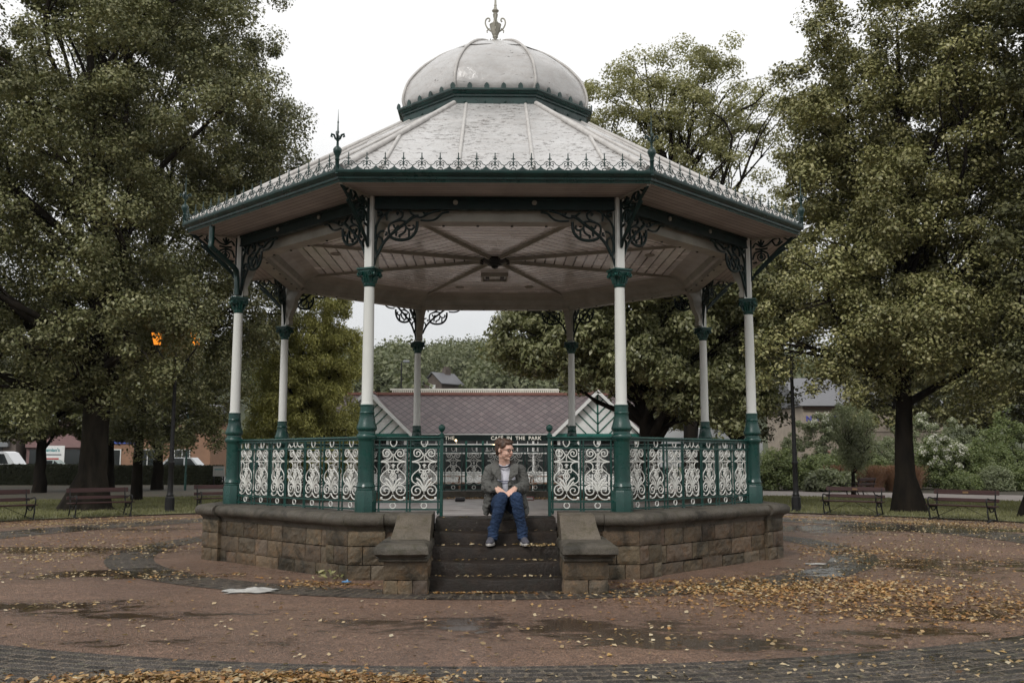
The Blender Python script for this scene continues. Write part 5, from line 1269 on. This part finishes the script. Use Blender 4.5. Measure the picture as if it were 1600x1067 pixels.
r,w,_=building('pink_shop',-43.5,-38.2,76,84,5.0,M['pink'],M['gslate'],'shop with pinkish fascia behind the white van at far left')
MB().box(-w,w,-.3,-.003,2.55,3.0).build('fascia_sign',M['pink'],r); MB().box(-w+.3,w-.3,-.04,-.003,.3,2.4).build('shop_window',M['glass'],r)
r,w,_=building('grey_building',-60,-44,75,84,4.6,M['brickb'],M['grey'],'grey building with a dark open front at the far left edge')
MB().box(-w+6,w-.6,-.35,-.003,2.6,3.4).build('canopy',M['grey'],r); MB().box(-w+7,w-1.2,-.05,-.003,.2,2.58).build('shopfront',M['int'],r)
# advertising board
r=empty('advert_board',(-37.6,68,OUT),label='white advert board with teal and red lettering beyond the left hedge',cat='sign'); MB().box(-1.15,1.15,0,.06,1.2,2.62).build('panel',M['trimw'],r); f=MB(); f.box(-1.0,-.92,.02,.1,0,1.2); f.box(.92,1.0,.02,.1,0,1.2); f.build('leg',M['iron'],r)
M['tealink']=flat('teal_ink',(.05,.28,.30)); M['redink']=flat('red_ink',(.42,.06,.05)); text_mesh('lettering',"Damian's",.40,M['tealink'],r,(-.70,-.012,2.13)); MB().box(-.9,.9,-.012,0,1.80,1.92).build('grey_line',M['grey'],r); MB().box(-.6,.7,-.012,0,1.35,1.58).build('red_line',M['redink'],r)
def carpaint(name,c): 
    m,t,b=nodes(name); b.inputs['Base Color'].default_value=(*c,1); b.inputs['Roughness'].default_value=.25; b.inputs['Coat Weight'].default_value=.5; return m
M['carw']=carpaint('white_car_paint',(.62,.63,.64)); M['cars']=carpaint('silver_car_paint',(.40,.42,.43)); M['carg']=carpaint('pale_green_car_paint',(.42,.50,.48)); M['tyre']=flat('tyre',(.015,.015,.015),.8)
def car(x,y,rz,m,label,L=4.2,H=1.45,van=False,cat='car',name='parked_car'):
    r=empty(name,(x,y,OUT+.006),R(rz),label,cat,'vehicles on the road'); hw_=.88
    if van: body=[(-L/2,.35),(L/2,.35),(L/2,.95),(L/2-.25,1.1),(L/2-.9,H-.1),(L/2-1.2,H),(-L/2+.08,H),(-L/2,H-.15)]; gl=[(L/2-1.9,1.15),(L/2-.75,1.15),(L/2-1.1,H-.18),(L/2-1.9,H-.18)]
    else: body=[(-L/2,.32),(L/2,.32),(L/2+.02,.62),(L/2-.3,.82),(L/2-1.05,.93),(-L/2+.25,.95),(-L/2,.85)]; gl=[(L/2-1.15,.93),(L/2-1.75,H-.05),(-L/2+.95,H-.03),(-L/2+.2,.95)]
    Mx=Matrix.Rotation(R(90),4,'X'); bod=MB().prism(body,-hw_,hw_,Mx).build('body',m,r)
    if not van:
        MB().prism([(a,b-.0) for a,b in [(L/2-1.1,.925),(L/2-1.75,H-.02),(-L/2+.93,H),(-L/2+.15,.945)]],-hw_+.10,hw_-.10,Mx).build('cabin',m,r)
        for s in (-1,1):
            f=MB(); f.prism([(L/2-1.33,.96),(L/2-1.8,H-.10),(-.05,H-.08),(-.05,.97)],s*(hw_-.095)-.006,s*(hw_-.095)+.006,Mx); f.prism([(-.15,.97),(-.15,H-.08),(-L/2+1.0,H-.08),(-L/2+.45,.98)],s*(hw_-.095)-.006,s*(hw_-.095)+.006,Mx); f.build('side_window',M['glass'],r)
    else:
        for s in (-1,1): MB().prism(gl,s*hw_-.006,s*hw_+.006,Mx).build('side_window',M['glass'],r)
    for sx_ in (-L/2+.75,L/2-.75):
        for s in (-1,1):
            f=MB(); f.lathe([(.31,-.10),(.33,-.07),(.33,.07),(.31,.10)],18,M=Matrix.Translation((sx_,s*(hw_-.08),.33))@Matrix.Rotation(R(90),4,'X')); t_=f.build('wheel',M['tyre'],r); f=MB(); f.lathe([(.20,-.106),(.20,.106)],14,M=Matrix.Translation((sx_,s*(hw_-.08),.33))@Matrix.Rotation(R(90),4,'X')); f.build('rim',M['cars'],t_)
    for s in (-.6,.6): MB().cbox(L/2-.12,L/2+.03,s-.14,s+.14,.62,.74,.02).build('headlight',M['alu'],r)
    return r
car(-37.4,58,0,M['carw'],'white van passing behind the hedge at the left edge',5.0,2.05,True,'van','white_van')
car(-35.2,64.0,10,M['carg'],'pale green hatchback in front of the white advert board',3.6,1.45)
car(-22.6,57.5,0,M['cars'],'silver estate car behind the hedge left of the bandstand',4.3,1.62)
car(-18.5,63,0,M['carw'],'white car behind the silver estate car',4.1,1.62)
# white lorry behind the right column
r=empty('lorry',(14.0,54,OUT+.006),0,'long white lorry trailer with faint lettering behind the middle right tree','lorry','vehicles on the road'); MB().cbox(-3.4,3.4,0,2.4,.9,3.7,.04).build('trailer',M['carw'],r); text_mesh('lettering','EK',.9,M['cars'],r,(.0,-.015,2.5),ext=.006,spacing=1.2)
MB().cbox(3.5,5.2,.1,2.3,.6,2.9,.15).build('cab',M['carw'],r)
for x in (-2.4,-1.5,4.3):
    for y in (.2,2.1): f=MB(); f.lathe([(.45,-.13),(.48,-.1),(.48,.1),(.45,.13)],18,M=Matrix.Translation((x,y,.48))@Matrix.Rotation(R(90),4,'X')); f.build('wheel',M['tyre'],r)
# notice board
r=empty('notice_board',(-15.4,40,OUT),label='small white notice panel beside the hedge left of the corner column',cat='sign'); MB().box(-.32,.32,0,.05,.55,1.1).build('panel',M['cloth'],r); f=MB(); f.box(-.3,-.24,.01,.07,0,.55);f.box(.24,.3,.01,.07,0,.55); f.build('leg',M['iron'],r)
MB().box(-.24,.24,-.006,0,.9,.95).build('printed_heading',M['tealink'],r)
# street lamp beyond the cafe
r=empty('street_lamp',(-7.25,60,OUT),label='tall thin street lamp rising behind the cafe roof',cat='street lamp'); f=MB(); f.lathe([(.08,0),(.07,1),(.05,8.9)],10); f.tube(sm([(0,0,8.8),(.05,0,9.0),(.2,0,9.05)],3),.03,6); f.build('pole',M['iron'],r,smooth=50); MB().cbox(.12,.62,-.11,.11,8.93,9.12,.05).build('lamp_head',M['grey'],r)
# ================================================================== HILLS + FAR WOOD
def hillz(x,y):
    p=np.interp(y,[76,90,150,300,430,560],[OUT-.02,1.2,11.6,27,41,44]); s=ss(80,140,np.asarray(y,float))
    return p+ss(180,300,np.asarray(y,float))*(1.6*np.sin(x*.031+1)+1.2*np.sin(y*.05+x*.012)+3.2*np.sin(x*.011+.6))
xs=np.linspace(-420,460,90); ys=np.concatenate([[86],np.linspace(92,560,56)]); v=[(float(x),float(y),float(hillz(x,y)) if j else OUT-.1) for j,y in enumerate(ys) for x in xs]; nx=len(xs)
me=bpy.data.meshes.new('hillside'); me.from_pydata(v,[],[(j*nx+i,j*nx+i+1,(j+1)*nx+i+1,(j+1)*nx+i) for j in range(len(ys)-1) for i in range(nx-1)]); me.polygons.foreach_set('use_smooth',[True]*len(me.polygons))
M['hill']=pm('hill_scrub',(.055,.065,.03),(.04,.045,.022),.08,.95); me.materials.append(M['hill']); o=bpy.data.objects.new('hillside',me); C.objects.link(o); tag(o,kind='structure')
rng=np.random.default_rng(50); N1=520
py=np.concatenate([rng.uniform(118,470,N1),rng.uniform(120,460,420)]); ang=np.concatenate([R(-1.05)*-1+np.arctan(rng.uniform(-270,60,N1)/1490),np.arctan(rng.uniform(-800,830,420)/1490)]); px_=(py+14)*np.tan(ang)
keep=~((np.abs(px_+9.2)<5.5)&(py<166)&(py>125)) & ~((np.abs(px_+8)<7)&(py<150)&(py>136)); px_,py=px_[keep],py[keep]
cz=hillz(px_,py); cr_r=rng.uniform(3.2,6.2,len(py)); cc=np.stack([px_,py,cz+cr_r*.75],1)
Q=clumps(cc,cr_r,330,.70,51,1.0,.8,.8)
top=clumps(cc+np.array([0,0,1])*cr_r[:,None]*.5,cr_r*.7,140,.6,52,1.0,.8,.8)
tag(quads_obj('far_wood',np.concatenate([Q,top]),M['wood']),'wooded hillside rising beyond the cafe roof','wood',kind='stuff')
def house(x,y,rz,label,s=1.):
    z=float(hillz(x,y)); r=empty('hillside_house',(x,y,z-.3),R(rz),label,'house'); w,d,h_=4*s,7*s,4.2*s
    f=MB(); f.add([(-w,-d/2,0),(w,-d/2,0),(w,d/2,0),(-w,d/2,0),(-w,-d/2,h_),(w,-d/2,h_),(w,d/2,h_),(-w,d/2,h_),(-w,0,h_+2.9*s),(w,0,h_+2.9*s)],[(0,1,5,4),(2,3,7,6),(0,4,8,7,3),(1,2,6,9,5)]); f.build('wall',M['brickb'],r)
    f=MB(); 
    for sg in (-1,1):
        A_=[(-w-.3,sg*(d/2+.3),h_-.15),(w+.3,sg*(d/2+.3),h_-.15),(w+.3,0,h_+3.05*s),(-w-.3,0,h_+3.05*s)]; f.add(A_+[(p[0],p[1],p[2]+.15) for p in A_],[(0,1,2,3),(7,6,5,4),(0,4,5,1),(1,5,6,2),(2,6,7,3),(3,7,4,0)])
    rf=f.build('roof',M['gslate'],r); f=MB(); f.box(.2,1.5,-.4,.4,h_+2.4*s,h_+4.6*s); f.box(.3,.6,-.15,.15,h_+4.6*s,h_+5.1*s); f.box(1.0,1.3,-.15,.15,h_+4.6*s,h_+5.1*s); f.build('chimney',M['brickb'],rf)
    MB().box(-w-.06,-w-.003,-.7,.7,2.4*s,3.9*s).build('window',M['trimw'],r)
house(-8.9,150,48,'dark stone house with slate roof and chimney on the wooded hill',.62)
house(2.5,190,20,'small red roofed house low on the wooded hill above the cafe ridge',.5)
# ================================================================== HEDGE, SHRUBS, FLOWERS
def shrub(name,cx,cy,rx,ry,rz2,m,label,seed,n=70,per=170,size=.10,cr=(.22,.42),droop=0,flat_=.8,asp=.55,cat='shrub',extra=None,z0=None,group=None):
    base=(cx,cy,OUT); r=empty(name,base,label=label,cat=cat,group=group)
    rng=np.random.default_rng(seed); d=rng.normal(0,1,(n,3)); d/=np.linalg.norm(d,axis=1)[:,None]; d[:,2]=np.abs(d[:,2]); s=1-.5*rng.uniform(0,1,n)**1.5
    c=d*np.array([rx,ry,rz2])*s[:,None]; c[:,2]+=.1 if z0 is None else z0
    Q=clumps(c,rng.uniform(*cr,n),per,size,seed+1,flat_,asp,.6,droop); Q[:,:,2]=np.maximum(Q[:,:,2],.01)
    quads_obj('foliage',Q,m,r)
    mb=MB(); rg=random.Random(seed)
    for i in range(9): q=c[rg.randrange(n)]; mb.tube(sm([(rg.uniform(-.1,.1),rg.uniform(-.1,.1),0),tuple(q*.5),tuple(q*.95)],3),.018,5)
    mb.build('stem',M['bark'],r)
    if extra:
        em,k,es,er,nm=extra; ex_=1; top=c[np.argsort(-(c[:,2]-c[:,1]*.7))[:k]]+np.array([0,-.12,.10]); quads_obj(nm,clumps(top,np.full(len(top),er),60,es,seed+9,.9,.8,.8),em,r)['kind']='stuff'
    return r
# clipped dark hedge
def hedge(x0,x1,y,h_,label,seed):
    r=empty('hedge',((x0+x1)/2,y,OUT),label=label,cat='hedge'); L=x1-x0; rng=np.random.default_rng(seed); n=26000
    P=np.column_stack([rng.uniform(-L/2,L/2,n),rng.uniform(-.45,.45,n),rng.uniform(0,h_,n)]); f=rng.integers(0,3,n); P[f==0,1]=-.45+rng.normal(0,.03,(f==0).sum()); P[f==1,2]=h_+rng.normal(0,.04,(f==1).sum())
    nn=np.zeros((n,3)); nn[:,2]=.5; nn[f==0,1]=-1; nn[f==1,2]=1.2
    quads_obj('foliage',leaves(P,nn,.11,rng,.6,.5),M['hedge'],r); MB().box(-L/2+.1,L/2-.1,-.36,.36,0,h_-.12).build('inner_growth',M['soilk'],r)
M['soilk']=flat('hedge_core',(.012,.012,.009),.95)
hedge(-34,-24.2,43,1.12,'low clipped dark hedge left of the big lime trunk',1); hedge(-24,-16.2,43.6,1.05,'low clipped dark hedge right of the big lime trunk',2); hedge(-15.0,-9.5,43,1.05,'short dark hedge behind the left railing',3)
S_=[('leafy_shrub',13.9,33,1.25,1.1,1.9,M['shrub'],'rounded mid green shrub just left of the right lamp post',.10),
('leafy_shrub',16.6,34,2.0,1.3,1.6,M['shrub'],'broad pale green shrub mound right of the right lamp post',.10),
('broadleaf_plant',15.7,30.6,1.1,.7,.95,M['shrub2'],'low plant with large pale leaves beside the right lamp post foot',.19),
('leafy_shrub',19.6,35,1.9,1.2,2.6,M['shrub2'],'grey green tall shrub left of the right lime trunk',.10),
('leafy_shrub',18.6,33.2,1.2,.8,1.5,M['shrub'],'small bright shrub behind the bronze grass',.09),
('flowering_shrub',22.4,33.5,2.0,1.3,2.5,M['shrub'],'tall shrub with white flower heads right of the right lime trunk',.11),
('leafy_shrub',25.3,34,2.1,1.3,2.7,M['shrub'],'large shrub at the right edge behind the orange flowers',.10),
('leafy_shrub',22.2,31.2,.8,.6,.75,M['shrub'],'low dark green shrub at the front of the border below the white flowers',.09),
('flower_clump',26.0,31.5,1.2,.8,1.1,M['shrub'],'clump of orange flowers at the far right of the border',.12),
('leafy_shrub',23.9,31.4,.8,.6,1.0,M['shrub2'],'silvery low shrub between the white and orange flowers',.08),
('flowering_shrub',18.0,38.5,2.4,1.2,3.9,M['shrub2'],'tall pale feathery shrub at the back of the border left of the lime trunk',.12),
('flowering_shrub',24.5,39,3.6,1.4,3.9,M['shrub2'],'wide pale feathery shrub at the back of the border right of the lime trunk',.12),
('leafy_shrub',28.6,37.5,3.0,1.4,4.3,M['shrub'],'tall dark shrub behind the border at the far right edge',.11),
('leafy_shrub',11.6,36,1.5,1.1,2.4,M['shrub'],'dark shrub between the middle tree and the right corner column',.10)]
for i,(nm,x,y,rx,ry,rz2,m,lab,sz) in enumerate(S_):
    ex=None
    if 'white flower' in lab and 'tall shrub' in lab: ex=(M['hyd'],46,.08,.20,'flower_heads')
    if nm=='flower_clump': ex=(M['orange'],24,.07,.10,'flower_heads')
    if 'feathery' in lab: ex=(M['hyd'],9,.07,.22,'flower_heads')
    shrub(nm,x,y,rx,ry,rz2,m,lab,200+i*11,n=int(60+rx*35),size=sz,extra=ex,cat='shrub' if nm!='flower_clump' else 'flowers')
# bronze grass
rng=np.random.default_rng(77); n=5200; a=rng.uniform(0,2*PI,n); rr=np.sqrt(rng.uniform(0,1,n)); bx=rng.choice([-1.7,-.9,0,.9,1.8],n)+rr*.35*np.cos(a); by=rr*.35*np.sin(a); L=rng.uniform(.5,1.25,n); ox=rng.normal(0,.25,n);oy=rng.normal(0,.22,n)
P0=np.column_stack([bx,by,np.zeros(n)]);P1=P0+np.column_stack([ox*.4,oy*.4,L*.65]);w=np.column_stack([np.cos(a+1),np.sin(a+1),0*a])*.006; P2_=P0+np.column_stack([ox,oy,L])
Q=np.concatenate([np.stack([P0-w,P0+w,P1+w,P1-w],1),np.stack([P1-w*1.4,P1+w*1.4,P2_+w*1.6,P2_-w*1.6],1)])
o=quads_obj('ornamental_grass',Q,M['redgrass']); o.location=(17.9,31.0,OUT); tag(o,'row of bronze red ornamental grasses behind the far bench','grass plant')
# ================================================================== TREES
tree('lime_tree',(-11.97,14.6,OUT),.44,[(-12.5,14.5,8.2,4.6,4.6,4.8),(-12.2,14.5,13,4.8,4.6,4.8),(-15.6,13,6.2,3.3,3.3,3.6),(-10.9,13.8,4.9,2.3,2.3,2.7),(-13.2,12.6,4.6,2.6,2.4,2.4),(-12,14.5,17,4,4,3.4),(-16.5,14,11,3.2,3.2,4),(-9.2,12.8,4.5,.75,.5,.9)],M['limel'],M['barkl'],
 'huge old lime tree with thick flared trunk behind the left benches',680,480,.098,301,shell=.65,cr=(.35,.9),lean=(.07,0),limbs=40,minz=2.3,trunk_top=15,flat=.8,extra=[(-8.42,12.9,4.62,.30),(-8.50,12.9,4.92,.30),(-8.25,12.9,4.75,.3),(-9.72,12.95,5.02,.24),(-8.9,12.9,5.1,.35),(-9.0,12.9,3.9,.35),(-9.3,12.8,3.5,.35),(-9.2,12.9,5.5,.5)])
tree('beech_tree',(-12.9,21,OUT),.17,[(-9.9,20.2,7.2,2.4,2.2,2.4),(-11.6,20.5,14,4.2,4,4.6),(-11.4,20.3,18.6,3.0,3,3.4),(-11.2,20.8,8.8,3.9,3.4,4.2),(-11.8,20,4.4,3.0,2.6,2.8),(-9.2,20.2,12.4,2.2,2.2,2.4)],M['limel'],M['bark'],
 'tall dark beech tree with drooping edge left of the bandstand roof',620,450,.098,311,cr=(.32,.85),limbs=26,droop=.8,minz=1.6,flare=.4,flat=.9)
tree('golden_cypress',(-7.5,24.6,OUT),.25,[(-7.5,24.6,7.2,1.5,1.5,1.9),(-7.5,24.6,5.2,2.05,2.0,2.0),(-7.55,24.6,3.4,2.35,2.2,1.9),(-7.6,24.5,1.9,2.4,2.2,1.3)],M['gold'],M['bark'],
 'golden green weeping cypress between the left columns and the cafe',420,330,.13,321,cr=(.28,.5),limbs=14,flat=.95,droop=1.8,asp=.32,shell=.35,minz=.6)
tree('lime_tree',(11.75,13.2,OUT),.27,[(12.4,13.2,8.4,3.9,3.6,4.4),(12.7,13.2,14.2,4.3,4.0,4.8),(10.0,12.7,5.0,2.35,2.3,2.2),(14.2,12.4,5.4,2.8,2.6,2.8),(16.4,12.6,11.5,3.6,3.4,4.6),(12.2,12.0,4.4,2.4,2,1.8),(10.4,13.2,10.8,2.0,2.2,2.6),(12.8,13.2,11.0,3.2,2.8,2.6),(13.8,13.0,8.0,3.0,2.6,2.6),(10.8,13.4,8.0,2.3,2.2,2.0),(10.2,13.4,6.4,2.0,2.0,1.6),(9.7,13.2,10.0,1.5,1.8,2.0)],M['lime'],M['bark'],
 'full lime tree with slender dark trunk between the two right benches',800,440,.098,331,cr=(.32,.85),limbs=46,minz=2.5,shell=.75,flat=.8,extra=[(8.0,12.5,3.7,.5),(8.6,12.4,4.0,.5),(9.2,12.5,3.8,.45),(9.8,12.5,3.5,.4),(7.5,12.6,3.5,.42),(7.4,12.6,4.3,.5),(8.1,12.5,4.6,.5),(8.9,12.5,3.2,.3)])
tree('lime_tree',(14.25,10.6,OUT),.40,[(16.0,10.4,6.2,2.9,2.7,3.6),(16.6,10.6,12,3.4,3,4.6),(14.6,9.6,3.9,1.5,1.4,1.3),(17.0,11.5,3.8,2.4,2.2,2.0),(16.8,13.5,2.8,1.8,1.5,1.4)],M['dark'],M['bark'],
 'dark tree leaning in at the right edge of the lawn',360,330,.12,341,cr=(.4,.8),limbs=22,minz=1.7)
tree('pale_ash_tree',(9.2,30.5,OUT),.38,[(8.4,30.5,15.2,4.2,3.6,4.4),(5.6,30.2,17.0,2.5,2.4,2.9),(10.6,30.5,18.6,3.3,3,2.9),(6.6,30.4,12.2,3.0,2.6,3.0),(12.2,30.6,15.0,2.6,2.6,3.4),(8.2,30.5,19.4,2.6,2.4,2.0),(4.2,30.2,17.6,1.7,1.6,2.0),(10.5,30.5,10.5,3.0,2.6,2.6)],M['pale'],M['bark'],
 'pale open crowned ash tree with visible limbs behind the right side of the roof',400,220,.125,351,cr=(.45,.95),limbs=70,shell=.45,trunk_top=18,fork=.5)
tree('cherry_tree',(4.9,16.6,OUT),.40,[(4.9,16.4,6.0,3.5,3.0,2.6),(1.9,15.2,4.9,1.9,1.7,1.35),(7.0,15.6,5.2,2.4,2.2,2.6),(2.6,15.8,6.4,2.0,1.8,1.3),(7.0,15.2,3.1,1.8,1.6,1.0),(4.2,14.6,4.2,1.6,1.2,1.1)],M['mid'],M['bark'],
 'broad leafy cherry tree with thick trunk seen through the right columns',430,320,.15,361,cr=(.4,.75),limbs=46,droop=1.3,asp=.5,minz=2.2,trunk_top=6.0)
tree('plane_tree',(9.0,21.5,OUT),.35,[(8.9,21.5,6.5,3.0,3,3.6),(9.2,21.5,8.4,2.9,2.8,2.2)],M['dark'],M['bark'],
 'dark tree filling the gap between the right corner column and the right lime',330,300,.13,371,cr=(.45,.9),limbs=24,minz=3.4,extra=[(9.5,20,2.9,.6),(10.3,20,2.8,.5),(8.8,20,3.1,.6),(9.7,20,2.2,.45),(8.4,20,2.5,.4),(10.8,20.4,3.5,.5)])
b0_=tree('small_street_tree',(-20.6,30,OUT),.26,[(-20.6,30,6.2,3.3,3,3.2),(-20.2,30,4.1,2.6,2.4,1.6),(-20.6,30,3.2,3.2,2.6,1.2)],M['limel'],M['bark'],'slim dark tree behind the hedge left of the big lime',230,220,.17,381,cr=(.4,.75),limbs=18,group='slim trees near the hedge',flare=.3,minz=2.15)
for x,y,rz,lab in ((-19.2,34.2,70,'slim dark tree behind the hedge just right of the big lime trunk'),(-16.7,34.0,160,'slim dark tree behind the hedge left of the lit lamp post'),(-26.5,33,230,'slim dark tree behind the hedge at the left edge')):
    o=copy_tree(b0_); o.location=(x,y,OUT); o.rotation_euler=(0,0,R(rz)); tag(o,lab)
b1_=tree('background_tree',(12.6,46,OUT),.3,[(12.6,46,6.4,4.2,3.4,4.2),(12.6,46,9.5,3,3,3)],M['lime'],M['bark'],'background tree seen low behind the middle tree and the lorry',220,210,.22,391,cr=(.6,1.1),limbs=18,group='background trees behind the border',flare=.3,minz=3.2)
for x,y,rz,lab in ((30.5,44,60,'background tree behind the border shrubs at the right edge'),(27.6,51,140,'background tree behind the border shrubs, just right of the lime trunk'),(-34,47,90,'background tree far left beyond the hedge, behind the white van'),(-45,40,20,'background tree far off beyond the left edge of the lawn'),(-52,28,170,'background tree at the far left end of the park'),(40,30,250,'background tree at the far right end of the park')):
    o=copy_tree(b1_); o.location=(x,y,OUT); o.rotation_euler=(0,0,R(rz)); tag(o,lab)
tree('weeping_pear',(15.2,26.5,OUT),.09,[(15.2,26.5,2.5,.8,.8,1.2),(15.3,26.4,1.6,.75,.7,.9)],M['shrub2'],M['bark'],'small weeping grey green tree hanging over the border left of the lime trunk',90,260,.09,401,cr=(.18,.36),limbs=16,droop=3.,asp=.3,flat=1.6,flare=.2)

# ================================================================== HAZE (damp air)
HB=MB().box(-700,760,-30,640,OUT-1.2,75)
mh=bpy.data.materials.new('damp_air'); mh.use_nodes=True; t=mh.node_tree; t.nodes.remove(t.nodes['Principled BSDF']); pv=t.nodes.new('ShaderNodeVolumePrincipled'); pv.inputs['Density'].default_value=.0001; pv.inputs['Color'].default_value=(.93,.95,.96,1); t.links.new(pv.outputs[0],t.nodes['Material Output'].inputs['Volume'])
hz=HB.build('haze',mh); tag(hz,kind='stuff')
